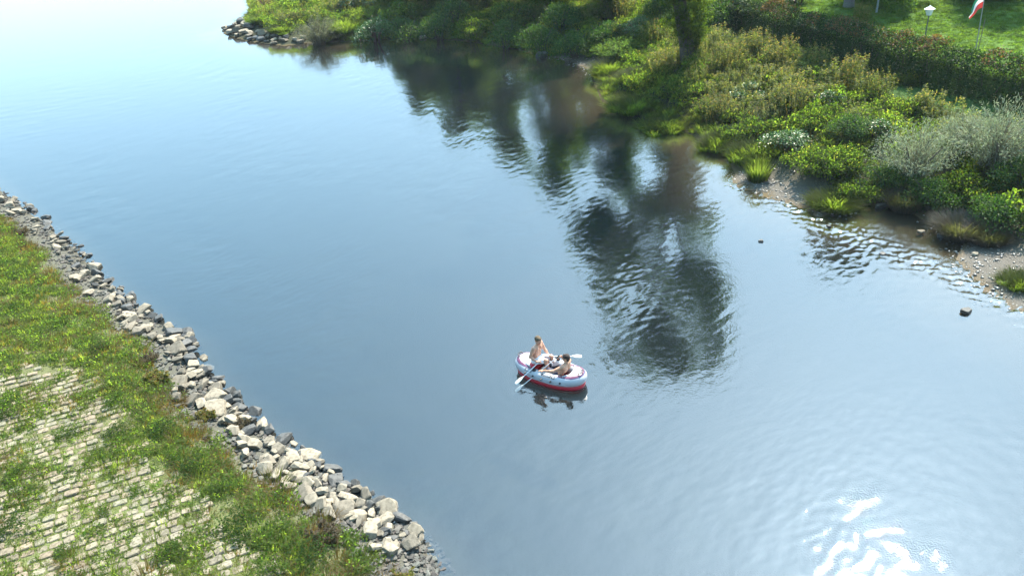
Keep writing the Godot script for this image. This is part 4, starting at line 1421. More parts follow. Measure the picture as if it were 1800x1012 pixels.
# ---------------------------------------------------------------- the lawn behind the hedge
func build_lawn_things() -> void:
	var g := RandomNumberGenerator.new()
	g.seed = 55
	# the hedge: one ragged run of leaves and twigs
	var s := Shape.new()
	var twigs := Shape.new()
	var run := 0.0
	for k in HEDGE.size() - 1:
		var a: Vector2 = HEDGE[k]
		var b: Vector2 = HEDGE[k + 1]
		var length := a.distance_to(b)
		var side := Vector2(-(b - a).y, (b - a).x).normalized()
		for j in int(length * 2300):
			var t := g.randf()
			var c := a.lerp(b, t)
			var k2 := wide.get_noise_2d(c.x * 8.0, c.y * 8.0)
			var up := g.randf()
			var top := 1.6 + 0.4 * k2 + 0.12 * fine.get_noise_2d(c.x * 3.0, c.y * 3.0)
			var half := 0.62 * (1.0 - 0.45 * up) * (1.0 + 0.35 * fine.get_noise_2d(c.x * 2.0 + 9.0, up * 3.0))
			var skin := g.randf_range(0.35, 1.05) * (1.0 if g.randf() < 0.5 else -1.0)
			if g.randf() < 0.3:
				skin = g.randf_range(-1, 1)
				up = g.randf_range(0.9, 1.05)
			var q := c + side * half * skin
			var d := pick_dir(g)
			var face := (Vector3.UP * 0.8 + pick_dir(g) * 0.7 + Vector3(side.x, 0, side.y) * signf(skin) * 0.4).normalized()
			face = (face - d * face.dot(d)).normalized()
			var col := (DARK * 0.7).lerp(GREEN * 0.75, g.randf())
			if up > 0.9 and g.randf() < 0.16 + k2:
				col = Color(0.17, 0.085, 0.05)
			elif g.randf() < 0.05:
				col = Color(0.2, 0.2, 0.15)
			s.leaf(Vector3(q.x, minf(ground_fast(q), 1.9) + up * top, q.y), d, face, 0.085 * g.randf_range(0.6, 1.4), 0.06, vary(g, col, 0.25))
		for j in int(length * 2.0):
			var c := a.lerp(b, g.randf())
			var foot := Vector3(c.x, ground_fast(c) - 0.1, c.y)
			twigs.tube(PackedVector3Array([foot, foot + Vector3(g.randfn() * 0.15, 0.6, g.randfn() * 0.15), foot + Vector3(g.randfn() * 0.3, 1.2, g.randfn() * 0.3)]), PackedFloat32Array([0.025, 0.018, 0.007]), 5, Color(0.08, 0.06, 0.045))
		run += length
	var hedge := base("hedge", Vector3.ZERO)
	obj("foliage", s.mesh(), mats.shade_leaf, hedge).set_meta("kind", "stuff")
	obj("stem", twigs.mesh(), mats.stem, hedge).set_meta("kind", "stuff")
	tag(hedge, "ragged dark hedge with rusty top between shaded path and sunny lawn", "hedge")

	# mown grass with broad leaved weeds
	var blades := []
	var weeds := []
	for k in 17000:
		var p := Vector2(g.randf_range(15, 37), g.randf_range(-58, -29))
		var hb := beyond_hedge(p)
		if hb < 0.25:
			continue
		var y := 2.15 if hb > 1.0 else ground(p)
		y = ground(p)
		var w := wide.get_noise_2d(p.x * 6.0, p.y * 6.0)
		if g.randf() < 0.06 + (0.35 if hb < 1.6 and w > 0.0 else 0.0):
			weeds.append([p, g.randf_range(0.4, 0.8), y])
		else:
			blades.append([p, g.randf_range(0.7, 1.2), y])
	put_many("lawn_grass", "short bright lawn grass behind the hedge", "grass", tussock(12, 0.35, 0.13, 46, 0.012, 0.9, [GREEN * 1.3, LIME * 1.1], 2).mesh(), mats.leaf, blades, g, Color(0.85, 0.95, 0.8), Color(1.15, 1.1, 0.95))
	put_many("lawn_weeds", "broad leaved weeds in the lawn along the hedge", "weeds", leafy(13, 0.35, 0.25, 60, 0.09, 0.7, [GREEN * 1.1, LIME]).mesh(), mats.leaf, weeds, g, Color(0.8, 0.9, 0.8), Color(1.1, 1.1, 1.0))

	# flag on a leaning pole, with a shorter stake tied beside it
	var foot := Vector3(23.1, ground(Vector2(23.1, -37.2)), -37.2)
	var flag := base("flag", foot)
	var lean := Vector3(-0.06, 1, 0.04)
	var pole := Shape.new()
	pole.tube(PackedVector3Array([Vector3(0, -0.2, 0), lean * 1.4, lean * 2.84]), PackedFloat32Array([0.026, 0.022, 0.016]), 8, Color(0.32, 0.3, 0.26))
	obj("pole", pole.mesh(), mats.stem, flag)
	var stake := Shape.new()
	stake.tube(PackedVector3Array([Vector3(0.1, -0.2, 0.02), Vector3(0.13, 1.35, 0.05)]), PackedFloat32Array([0.02, 0.016]), 7, Color(0.16, 0.13, 0.1))
	obj("stake", stake.mesh(), mats.stem, flag)
	var knob := Shape.new()
	knob.tube(PackedVector3Array([lean * 2.83, lean * 2.86, lean * 2.89, lean * 2.91]), PackedFloat32Array([0.01, 0.03, 0.028, 0.008]), 8, Color(0.5, 0.45, 0.3))
	obj("finial", knob.mesh(), mats.stem, flag)
	var bands := [["green_band", Color(0.02, 0.19, 0.10)], ["white_band", Color(0.72, 0.72, 0.70)], ["red_band", Color(0.50, 0.045, 0.04)]]
	for k in 3:
		var v := PackedVector3Array()
		var c := PackedColorArray()
		for row in 5:
			for col in 15:
				var u := col / 14.0
				var w := (k + row / 4.0) / 3.0
				# the cloth hangs down from the hoist and gathers towards its fly
				var squeeze := 1.0 - 0.5 * u
				var p := lean * (2.76 - 0.88 * w * squeeze - 0.40 * u - 0.55 * u * u)
				p += Vector3(-0.66 * u + 0.05 * u * sin(w * 9.0), 0, 0.10 * sin(u * 7.0 + w * 3.5) * u + 0.16 * u)
				v.append(p)
				c.append(bands[k][1])
		var m := obj(bands[k][0], sheet(v, sheet_normals(v, 15, 5), c, 15, 5), mats.cloth, flag)
	tag(flag, "green white and red striped flag drooping from a thin pole on the lawn", "flag")

	# a white hooded lantern on a post
	var at := Vector3(22.3, ground(Vector2(22.3, -40.4)), -40.4)
	var lamp := base("garden_lantern", at, 0.5)
	var post := Shape.new()
	post.tube(PackedVector3Array([Vector3(0, -0.2, 0), Vector3(0, 0.5, 0), Vector3(0.02, 1.02, 0)]), PackedFloat32Array([0.035, 0.03, 0.028]), 8, Color(0.10, 0.10, 0.10))
	obj("post", post.mesh(), mats.stem, lamp)
	obj("housing", frustum(0.09, 0.16, 1.0, 1.298), mats.white, lamp)
	obj("hood", frustum(0.21, 0.09, 1.3, 1.39), mats.white, lamp)
	obj("cap", frustum(0.05, 0.03, 1.392, 1.46), mats.white, lamp)
	tag(lamp, "white lantern shaped box on a dark post behind the hedge", "lantern")

	var pin := Vector3(22.4, ground(Vector2(22.4, -46.2)), -46.2)
	var rod := Shape.new()
	rod.tube(PackedVector3Array([Vector3(0, -0.2, 0), Vector3(0.05, 1.2, 0), Vector3(0.16, 3.2, 0)]), PackedFloat32Array([0.06, 0.05, 0.045]), 8, Color(0.27, 0.29, 0.27))
	var thin := base("post", pin)
	obj("shaft", rod.mesh(), mats.stem, thin)
	var top := Shape.new()
	top.tube(PackedVector3Array([Vector3(0.16, 3.2, 0), Vector3(0.163, 3.24, 0)]), PackedFloat32Array([0.055, 0.03]), 8, Color(0.2, 0.2, 0.2))
	obj("top", top.mesh(), mats.stem, thin)
	tag(thin, "thin pale grey post in the shade right of the grey tree trunk", "post")

func ground_fast(p: Vector2) -> float:
	return ground(Vector2(snappedf(p.x, 0.05), snappedf(p.y, 0.05)))

func frustum(r0: float, r1: float, y0: float, y1: float) -> ArrayMesh:      # a four sided tapered box with slightly bevelled corners
	var s := Shape.new()
	var ring := []
	for k in 8:
		var a := PI / 4.0 * (k / 2) * 2.0 + (0.62 if k % 2 == 0 else PI / 2.0 - 0.62)
		ring.append(Vector2(cos(a), sin(a)) * 1.25)
	for k in 8:
		var a: Vector2 = ring[k]
		var b: Vector2 = ring[(k + 1) % 8]
		var p := [Vector3(a.x * r0, y0, a.y * r0), Vector3(b.x * r0, y0, b.y * r0), Vector3(b.x * r1, y1, b.y * r1), Vector3(a.x * r1, y1, a.y * r1)]
		var mid_ := (a + b).normalized()
		var n := Vector3(mid_.x, (r0 - r1) / (y1 - y0), mid_.y).normalized()
		for t in [[0, 1, 2], [0, 2, 3]]:
			for q in t:
				s.i.append(s.v.size())
				s.v.append(p[q])
				s.n.append(n)
				s.c.append(Color.WHITE)
		for e in [[Vector3(0, y0, 0), p[0], p[1], Vector3.DOWN], [Vector3(0, y1, 0), p[3], p[2], Vector3.UP]]:
			for q in 3:
				s.i.append(s.v.size())
				s.v.append(e[q])
				s.n.append(e[3])
				s.c.append(Color.WHITE)
	return s.mesh()

# ---------------------------------------------------------------- boat and crew
class Field:      # bones joined by a smooth minimum, meshed as surface nets
	var bones := []
	func bone(a: Vector3, b: Vector3, ra: float, rb: float) -> void:
		bones.append([a, b, ra, rb])

	func mesh(cell: float, blend: float, paint: Callable) -> ArrayMesh:
		var lo := Vector3.ONE * 1e9
		var hi := -lo
		for q in bones:
			var r: float = maxf(q[2], q[3]) + cell * 3.0
			lo = lo.min((q[0] as Vector3).min(q[1]) - Vector3.ONE * r)
			hi = hi.max((q[0] as Vector3).max(q[1]) + Vector3.ONE * r)
		var nx := int((hi.x - lo.x) / cell) + 2
		var ny := int((hi.y - lo.y) / cell) + 2
		var nz := int((hi.z - lo.z) / cell) + 2
		var f := PackedFloat32Array()
		f.resize(nx * ny * nz)
		f.fill(1.0)
		for q in bones:
			var a: Vector3 = q[0]
			var b: Vector3 = q[1]
			var ra: float = q[2]
			var rb: float = q[3]
			var r := maxf(ra, rb) + blend + cell * 2.0
			var s := ((a.min(b) - Vector3.ONE * r - lo) / cell).floor()
			var e := ((a.max(b) + Vector3.ONE * r - lo) / cell).ceil()
			var ab := b - a
			var den := maxf(ab.length_squared(), 1e-9)
			for z in range(maxi(int(s.z), 0), mini(int(e.z), nz - 1) + 1):
				for y in range(maxi(int(s.y), 0), mini(int(e.y), ny - 1) + 1):
					var row := (z * ny + y) * nx
					for x in range(maxi(int(s.x), 0), mini(int(e.x), nx - 1) + 1):
						var p := lo + Vector3(x, y, z) * cell
						var t := clampf((p - a).dot(ab) / den, 0.0, 1.0)
						var d := p.distance_to(a + ab * t) - lerpf(ra, rb, t)
						var o := f[row + x]
						var h := maxf(blend - absf(d - o), 0.0) / blend
						f[row + x] = minf(d, o) - h * h * blend * 0.25
		var at := {}
		var v := PackedVector3Array()
		for z in nz - 1:
			for y in ny - 1:
				for x in nx - 1:
					var k := (z * ny + y) * nx + x
					if f[k] > cell * 2.0 or f[k] < -cell * 2.0:
						continue
					var c := [f[k], f[k + 1], f[k + nx], f[k + nx + 1], f[k + nx * ny], f[k + nx * ny + 1], f[k + nx * ny + nx], f[k + nx * ny + nx + 1]]
					var inside := 0
					for q in 8:
						if c[q] < 0.0:
							inside += 1
					if inside == 0 or inside == 8:
						continue
					var sum := Vector3.ZERO
					var n := 0
					for ed in [[0, 1], [2, 3], [4, 5], [6, 7], [0, 2], [1, 3], [4, 6], [5, 7], [0, 4], [1, 5], [2, 6], [3, 7]]:
						var u: float = c[ed[0]]
						var w: float = c[ed[1]]
						if (u < 0.0) != (w < 0.0):
							var t := u / (u - w)
							var p0 := Vector3(ed[0] & 1, (ed[0] >> 1) & 1, ed[0] >> 2)
							var p1 := Vector3(ed[1] & 1, (ed[1] >> 1) & 1, ed[1] >> 2)
							sum += p0.lerp(p1, t)
							n += 1
					at[k] = v.size()
					v.append(lo + (Vector3(x, y, z) + sum / n) * cell)
		var i := PackedInt32Array()
		for k in at:
			for ax in 3:
				var step: int = [1, nx, nx * ny][ax]
				var s1: int = [nx, nx * ny, 1][ax]
				var s2: int = [nx * ny, 1, nx][ax]
				var u := f[k]
				var w := f[k + step]
				if (u < 0.0) == (w < 0.0):
					continue
				var q0 = at.get(k)
				var q1 = at.get(k - s1)
				var q2 = at.get(k - s1 - s2)
				var q3 = at.get(k - s2)
				if q1 == null or q2 == null or q3 == null:
					continue
				if u < 0.0:
					i.append_array(PackedInt32Array([q0, q2, q1, q0, q3, q2]))
				else:
					i.append_array(PackedInt32Array([q0, q1, q2, q0, q2, q3]))
		var n := PackedVector3Array()
		n.resize(v.size())
		for t in range(0, i.size(), 3):
			var fn := (v[i[t + 2]] - v[i[t]]).cross(v[i[t + 1]] - v[i[t]])
			for q in 3:
				n[i[t + q]] += fn
		var c := PackedColorArray()
		for q in v.size():
			n[q] = n[q].normalized()
			c.append(paint.call(v[q]))
		var arr := []
		arr.resize(Mesh.ARRAY_MAX)
		arr[Mesh.ARRAY_VERTEX] = v
		arr[Mesh.ARRAY_NORMAL] = n
		arr[Mesh.ARRAY_COLOR] = c
		arr[Mesh.ARRAY_INDEX] = i
		var m := ArrayMesh.new()
		m.add_surface_from_arrays(Mesh.PRIMITIVE_TRIANGLES, arr)
		return m

func merge(meshes: Array) -> ArrayMesh:
	var s := Shape.new()
	for m in meshes:
		var a: Array = m.surface_get_arrays(0)
		var k := s.v.size()
		s.v.append_array(a[Mesh.ARRAY_VERTEX])
		s.n.append_array(a[Mesh.ARRAY_NORMAL])
		s.c.append_array(a[Mesh.ARRAY_COLOR])
		for q in a[Mesh.ARRAY_INDEX]:
			s.i.append(q + k)
	return s.mesh()

func hand(wrist: Vector3, forward: Vector3, palm: Vector3, thumb_side: float, curl: float) -> Field:      # forward: towards the knuckles; palm: the way the palm faces
	var f := Field.new()
	forward = forward.normalized()
	palm = (palm - forward * palm.dot(forward)).normalized()
	var side := forward.cross(palm).normalized() * thumb_side
	f.bone(wrist - forward * 0.02, wrist + forward * 0.02, 0.024, 0.026)
	for k in 4:
		var off := side * (0.03 - 0.02 * k)
		var knuckle := wrist + forward * (0.088 - 0.004 * absf(k - 1.0)) + off
		f.bone(wrist + forward * 0.015 + off * 0.6, knuckle, 0.015, 0.0125)
		var d := forward
		var p := knuckle
		var long: float = [0.042, 0.047, 0.044, 0.034][k]
		for j in 3:
			var a: float = curl * [0.8, 1.15, 0.75][j]
			var axis := forward.cross(palm).normalized()
			d = d.rotated(axis, a)
			var q: Vector3 = p + d * long * [1.0, 0.65, 0.5][j]
			f.bone(p, q, 0.0095 - j * 0.0008, 0.0088 - j * 0.0008)
			p = q
	var t0 := wrist + forward * 0.025 + side * 0.026
	var t1 := t0 + (side * 0.7 + forward * 0.6 + palm * 0.5).normalized() * 0.042
	var t2 := t1 + (forward * 0.75 + palm * 0.7 - side * 0.25).normalized() * 0.034
	f.bone(t0, t1, 0.014, 0.0115)
	f.bone(t1, t2, 0.011, 0.009)
	return f

func crew(called: String, label: String, j: Dictionary, skin: Color, hair: Color, shorts: Color, boat: Transform3D) -> void:
	var o := base(called, Vector3.ZERO)
	o.transform = boat
	var up: Vector3 = (j.neck - j.chest).normalized()
	var look: Vector3 = j.look.normalized()
	var ear: Vector3 = look.cross(Vector3.UP).normalized()
	var crown := ear.cross(look).normalized()
	var f := Field.new()
	# trunk
	var out: Vector3 = (j.shoulder_l - j.shoulder_r).normalized()
	var front: Vector3 = j.front
	for s in [-1.0, 1.0]:
		f.bone(j.hips + out * 0.085 * s, j.waist + out * 0.075 * s, 0.105, 0.088)
		f.bone(j.waist + out * 0.07 * s, j.chest + out * 0.09 * s, 0.088, 0.10)
		f.bone(j.chest + out * 0.09 * s, j.chest + out * 0.105 * s + up * 0.1, 0.10, 0.075)
		f.bone(j.chest + out * 0.075 * s + up * 0.06 + front * 0.045, j.chest + out * 0.10 * s + up * 0.05 + front * 0.04, 0.065, 0.06)
	f.bone(j.neck - up * 0.05, j.neck + up * 0.05 + look * 0.015, 0.062, 0.052)
	for s in ["l", "r"]:
		var sh: Vector3 = j["shoulder_" + s]
		f.bone(j.neck - up * 0.045, sh, 0.05, 0.056)
		f.bone(sh, j["elbow_" + s], 0.052, 0.039)
		f.bone(sh.lerp(j["elbow_" + s], 0.3), sh.lerp(j["elbow_" + s], 0.7), 0.047, 0.043)
		f.bone(j["elbow_" + s], (j["elbow_" + s] as Vector3).lerp(j["wrist_" + s], 0.35), 0.038, 0.039)
		f.bone((j["elbow_" + s] as Vector3).lerp(j["wrist_" + s], 0.35), j["wrist_" + s], 0.039, 0.026)
		f.bone(j["hip_" + s], j["knee_" + s], 0.086, 0.056)
		f.bone(j["knee_" + s], j["ankle_" + s], 0.055, 0.036)
		f.bone((j["knee_" + s] as Vector3).lerp(j["ankle_" + s], 0.2) - front * 0.02, (j["knee_" + s] as Vector3).lerp(j["ankle_" + s], 0.5) - front * 0.015, 0.05, 0.042)
		f.bone(j["ankle_" + s], j["toe_" + s], 0.037, 0.028)
	# head
	var hd: Vector3 = j.head
	var face := Field.new()
	face.bone(hd + crown * 0.03 - look * 0.03, hd + crown * 0.035 + look * 0.02, 0.085, 0.08)
	face.bone(hd - crown * 0.03 + look * 0.02, hd - crown * 0.085 + look * 0.055, 0.066, 0.035)
	face.bone(hd - crown * 0.075 + look * 0.07, hd - crown * 0.078 + look * 0.08, 0.024, 0.02)
	face.bone(hd + crown * 0.012 + look * 0.098, hd - crown * 0.026 + look * 0.117, 0.009, 0.014)
	face.bone(hd - crown * 0.1 - look * 0.01, hd - crown * 0.03, 0.05, 0.06)
	for s in [-1.0, 1.0]:
		face.bone(hd + ear * 0.04 * s + crown * 0.026 + look * 0.083, hd + ear * 0.015 * s + crown * 0.026 + look * 0.09, 0.012, 0.011)
		face.bone(hd + ear * 0.045 * s - crown * 0.02 + look * 0.07, hd + ear * 0.04 * s - crown * 0.03 + look * 0.068, 0.022, 0.02)
		face.bone(hd + ear * 0.086 * s + crown * 0.012 - look * 0.01, hd + ear * 0.09 * s - crown * 0.028 - look * 0.002, 0.013, 0.009)
	var lip := hd - crown * 0.052 + look * 0.093
	face.bone(lip - ear * 0.018, lip + ear * 0.018, 0.009, 0.009)
	var paint := func(p: Vector3) -> Color:
		if p.distance_to(lip) < 0.022:
			return skin * Color(1.0, 0.62, 0.6)
		return skin
	var hands := []
	for s in ["l", "r"]:
		var w: Vector3 = j["wrist_" + s]
		hands.append(hand(w, j["reach_" + s], j["palm_" + s], j["thumb_" + s], j["curl_" + s]).mesh(0.0036, 0.007, paint))
	obj("body", merge([f.mesh(0.014, 0.035, paint), face.mesh(0.0065, 0.018, paint)] + hands), mats.skin, o)
	# hair: a close cap, open at the face
	var cap := Field.new()
	cap.bone(hd + crown * 0.045 - look * 0.035, hd + crown * 0.055 + look * 0.02, 0.087, 0.076)
	cap.bone(hd - crown * 0.005 - look * 0.05, hd - crown * 0.05 - look * 0.045, 0.075, 0.055)
	for s in [-1.0, 1.0]:
		cap.bone(hd + ear * 0.055 * s + crown * 0.03 - look * 0.01, hd + ear * 0.06 * s + crown * 0.06 + look * 0.03, 0.034, 0.03)
	var g := RandomNumberGenerator.new()
	g.seed = called.hash()
	for k in 26:
		var d := (crown * 1.2 + pick_dir(g) - look * 0.2).normalized()
		cap.bone(hd + crown * 0.045 - look * 0.02 + d * 0.07, hd + crown * 0.045 - look * 0.02 + d * 0.092, 0.018, 0.006)
	obj("hair", cap.mesh(0.0075, 0.012, func(_p: Vector3) -> Color: return hair), mats.stem, o)
	for s in [-1.0, 1.0]:
		var eye := Shape.new()
		var at: Vector3 = hd + ear * 0.033 * s + crown * 0.008 + look * 0.083
		eye.tube(PackedVector3Array([at - ear * 0.014, at - ear * 0.006, at + ear * 0.006, at + ear * 0.014]), PackedFloat32Array([0.002, 0.0105, 0.0105, 0.002]), 8, Color(0.05, 0.035, 0.03))
		obj("eye", eye.mesh(), mats.stem, o)
	# swimming shorts
	var cloth := Field.new()
	for s in [-1.0, 1.0]:
		cloth.bone(j.hips + out * 0.085 * s - up * 0.02, j.hips + out * 0.082 * s + up * 0.05, 0.118, 0.106)
	for s in ["l", "r"]:
		cloth.bone(j["hip_" + s], (j["hip_" + s] as Vector3).lerp(j["knee_" + s], 0.72), 0.103, 0.086)
	obj("shorts", cloth.mesh(0.013, 0.03, func(_p: Vector3) -> Color: return shorts), mats.fabric, o)
	tag(o, label, "person")

func ring_point(t: float, half: Vector2, power: float) -> Vector2:
	var c := cos(t)
	var s := sin(t)
	return Vector2(signf(c) * pow(absf(c), 2.0 / power) * half.x, signf(s) * pow(absf(s), 2.0 / power) * half.y)

func hoop(half: Vector2, power: float, rad: Callable, rise: Callable, paint: Callable, rounds := 200, sides := 84) -> ArrayMesh:
	var v := PackedVector3Array()
	var n := PackedVector3Array()
	var c := PackedColorArray()
	for k in rounds + 1:
		var t := TAU * k / rounds
		var p := ring_point(t, half, power)
		var d := (ring_point(t + 0.02, half, power) - ring_point(t - 0.02, half, power)).normalized()
		var outw := Vector3(d.y, 0, -d.x)
		var r: float = rad.call(p)
		for q in sides + 1:
			var a := -TAU * q / sides
			var o := outw * cos(a) + Vector3.UP * sin(a)
			v.append(Vector3(p.x, rise.call(p), p.y) + o * r)
			n.append(o)
			c.append(paint.call(p, rad_to_deg(wrapf(a, -PI, PI))))
	return sheet(v, n, c, sides + 1, rounds + 1)

func build_boat() -> void:
	var yaw := -0.63
	var at := Transform3D(Basis(Vector3.UP, yaw), Vector3(0.85, 0.0, -18.45))
	var o := base("inflatable_boat", Vector3.ZERO)
	o.transform = at
	var half := Vector2(0.96, 0.36)
	var white := Color(0.37, 0.38, 0.40)
	var maroon := Color(0.13, 0.025, 0.05)
	var navy := Color(0.045, 0.05, 0.11)
	var red := Color(0.42, 0.012, 0.03)
	var rad := func(p: Vector2) -> float: return 0.15 + 0.03 * smoothstep(0.5, 0.95, absf(p.x))
	var rise := func(p: Vector2) -> float: return 0.215 + 0.06 * smoothstep(0.45, 1.0, absf(p.x))
	var skin := func(p: Vector2, a: float) -> Color:
		var end := smoothstep(0.42, 0.52, absf(p.x))
		var lo := lerpf(78.0, 46.0, clampf((absf(p.x) - 0.45) / 0.35, 0.0, 1.0))
		if end > 0.0 and a > lo and a < lo + 34.0:
			return navy if a < lo + 8.0 else maroon.lerp(navy, 0.15)
		if a < -52.0 and a > -140.0:
			return red
		if absf(a + 12.0) < 2.5 and absf(p.x) < 0.8:
			return Color(0.2, 0.22, 0.28)
		return white
	obj("upper_tube", hoop(half, 2.15, rad, rise, skin), mats.vinyl, o)
	obj("lower_tube", hoop(half * Vector2(0.985, 0.97), 2.15, func(_p: Vector2) -> float: return 0.135, func(_p: Vector2) -> float: return 0.04, func(_p: Vector2, _a: float) -> Color: return red), mats.vinyl, o)
	# floor
	var v := PackedVector3Array()
	var c := PackedColorArray()
	for k in 33:
		var p := ring_point(TAU * k / 32.0, half * 0.93, 2.15)
		for q in 9:
			var w := q / 8.0
			v.append(Vector3(p.x * w, 0.10 + 0.012 * sin(p.y * w * 34.0), p.y * w))
			c.append(red)
	obj("floor", sheet(v, sheet_normals(v, 9, 33), c, 9, 33), mats.vinyl, o)
	# white decks that fill the two pointed ends
	for s in [-1.0, 1.0]:
		var dv := PackedVector3Array()
		var dc := PackedColorArray()
		for k in 25:
			for q in 13:
				var a := PI * (q / 12.0 - 0.5)
				var w := k / 24.0
				var rim := ring_point(a, Vector2(half.x, half.y), 2.15) * Vector2(s, 1.0)
				var x0: float = (0.60 if s > 0.0 else -0.46)
				var p := Vector2(x0, rim.y * 0.92).lerp(rim, w)
				p.x = x0 if (p.x - x0) * s < 0.0 else p.x
				var y := 0.365 + 0.065 * sin(PI * clampf(w * 0.8 + 0.1, 0.0, 1.0)) - 0.18 * pow(1.0 - w, 5.0)
				dv.append(Vector3(p.x, y, p.y))
				dc.append(white)
		obj("bow_deck" if s > 0.0 else "stern_deck", sheet(dv, sheet_normals(dv, 13, 25), dc, 13, 25), mats.vinyl, o)
	# rope with its eyelets, outside the tubes
	var rope := Shape.new()
	for s in [-1.0, 1.0]:
		var path := PackedVector3Array()
		var radii := PackedFloat32Array()
		for k in 41:
			var x := lerpf(-0.85, 0.85, k / 40.0)
			var z := half.y * pow(1.0 - pow(absf(x) / half.x, 2.15), 1.0 / 2.15)
			path.append(Vector3(x, 0.235 - 0.05 * absf(sin(x * 5.5)), (z + 0.152 + 0.018) * s))
			radii.append(0.007)
		rope.tube(path, radii, 6, Color(0.45, 0.45, 0.47))
	obj("rope", rope.mesh(), mats.stem, o)
	for s in [-1.0, 1.0]:
		for x in [-0.85, -0.57, -0.29, 0.0, 0.29, 0.57, 0.85]:
			var z: float = half.y * pow(1.0 - pow(absf(x) / half.x, 2.15), 1.0 / 2.15)
			var e := Shape.new()
			var q := Vector3(x, 0.25, (z + 0.142) * s)
			e.tube(PackedVector3Array([q, q + Vector3(0, 0, 0.02 * s), q + Vector3(0, 0, 0.045 * s)]), PackedFloat32Array([0.03, 0.028, 0.016]), 10, Color(0.02, 0.02, 0.025))
			obj("rope_eyelet", e.mesh(), mats.rubber, o)
		var lock := Shape.new()
		var lx: float = -0.31 if s > 0.0 else 0.05
		var q2 := Vector3(lx, 0.365, 0.37 * s)
		lock.tube(PackedVector3Array([q2, q2 + Vector3(0, 0.04, 0), q2 + Vector3(0, 0.055, 0)]), PackedFloat32Array([0.06, 0.045, 0.03]), 10, Color(0.02, 0.02, 0.025))
		lock.tube(PackedVector3Array([q2 + Vector3(0, 0.045, 0), q2 + Vector3(0, 0.1, 0)]), PackedFloat32Array([0.02, 0.03]), 8, Color(0.02, 0.02, 0.025))
		obj("oarlock", lock.mesh(), mats.rubber, o)
		# printed panels: navy outlines on the sides
		for px in [[-0.47, 0.11], [0.12, 0.14], [0.34, 0.05]]:
			var pr := Shape.new()
			var lo := Vector2(px[0] - px[1], 44.0)
			var hi := Vector2(px[0] + px[1], 76.0)
			for bar_ in [[lo.x, hi.x, lo.y, lo.y + 5.0], [lo.x, hi.x, hi.y - 5.0, hi.y], [lo.x, lo.x + 0.018, lo.y + 5.0, hi.y - 5.0], [hi.x - 0.018, hi.x, lo.y + 5.0, hi.y - 5.0]]:
				for i in 5:
					for e in 2:
						var a: float = deg_to_rad(lerpf(bar_[2], bar_[3], i / 4.0))
						var xx: float = bar_[0] if e == 0 else bar_[1]
						pr.v.append(Vector3(xx, 0.235 + sin(a) * 0.1535, (0.353 + cos(a) * 0.1535) * s))
						pr.n.append(Vector3(0, sin(a), cos(a) * s))
						pr.c.append(navy)
					if i < 4:
						var b := pr.v.size() - 2
						pr.i.append_array(PackedInt32Array([b, b + 1, b + 2, b + 1, b + 3, b + 2]))
			obj("printed_panel", pr.mesh(), mats.vinyl, o)
		var grip := Shape.new()
		var hx: float = 1.06 * s
		grip.tube(PackedVector3Array([Vector3(hx - 0.1 * s, 0.47, -0.1), Vector3(hx - 0.02 * s, 0.50, -0.07), Vector3(hx - 0.02 * s, 0.50, 0.07), Vector3(hx - 0.1 * s, 0.47, 0.1)]), PackedFloat32Array([0.016, 0.018, 0.018, 0.016]), 7, Color(0.03, 0.03, 0.035))
		obj("grab_handle", grip.mesh(), mats.rubber, o)
	var back := Shape.new()
	back.put(pillow(Vector3(0.12, 0.15, 0.33)), Transform3D(Basis(Vector3(0, 0, 1), -0.2), Vector3(0.02 - 0.50, 0.30, 0)), red)
	obj("seat_cushion", back.mesh(), mats.vinyl, o)
	tag(o, "white and red inflatable rubber dinghy with maroon trim drifting in mid river", "boat")

	# oars
	oar(at, Vector3(-0.20, 0.60, 0.18), Vector3(-0.31, 0.48, 0.37), 0.9, 0.42, "white bladed oar dipping towards the near bank, held by the man in white shorts")
	oar(at, Vector3(-0.13, 0.53, -0.21), Vector3(0.05, 0.49, -0.36), 0.95, 0.42, "white bladed oar lifted clear of the water towards the far bank")
	oar(at, Vector3(0.24, 0.735, 0.0), Vector3(-0.05, 0.45, 0.28), 1.25, 0.78, "thin paddle laid across the boat by the dark haired man")

	# bags between the two
	bag(at, Vector3(-0.10, 0.11, -0.02), Vector3(0.14, 0.25, 0.15), 0.3, "upright black backpack with pale straps in the middle of the boat", "backpack", true)
	bag(at, Vector3(0.10, 0.11, -0.10), Vector3(0.16, 0.15, 0.13), 0.9, "slumped black bag at the dark haired man's feet", "bag", false)

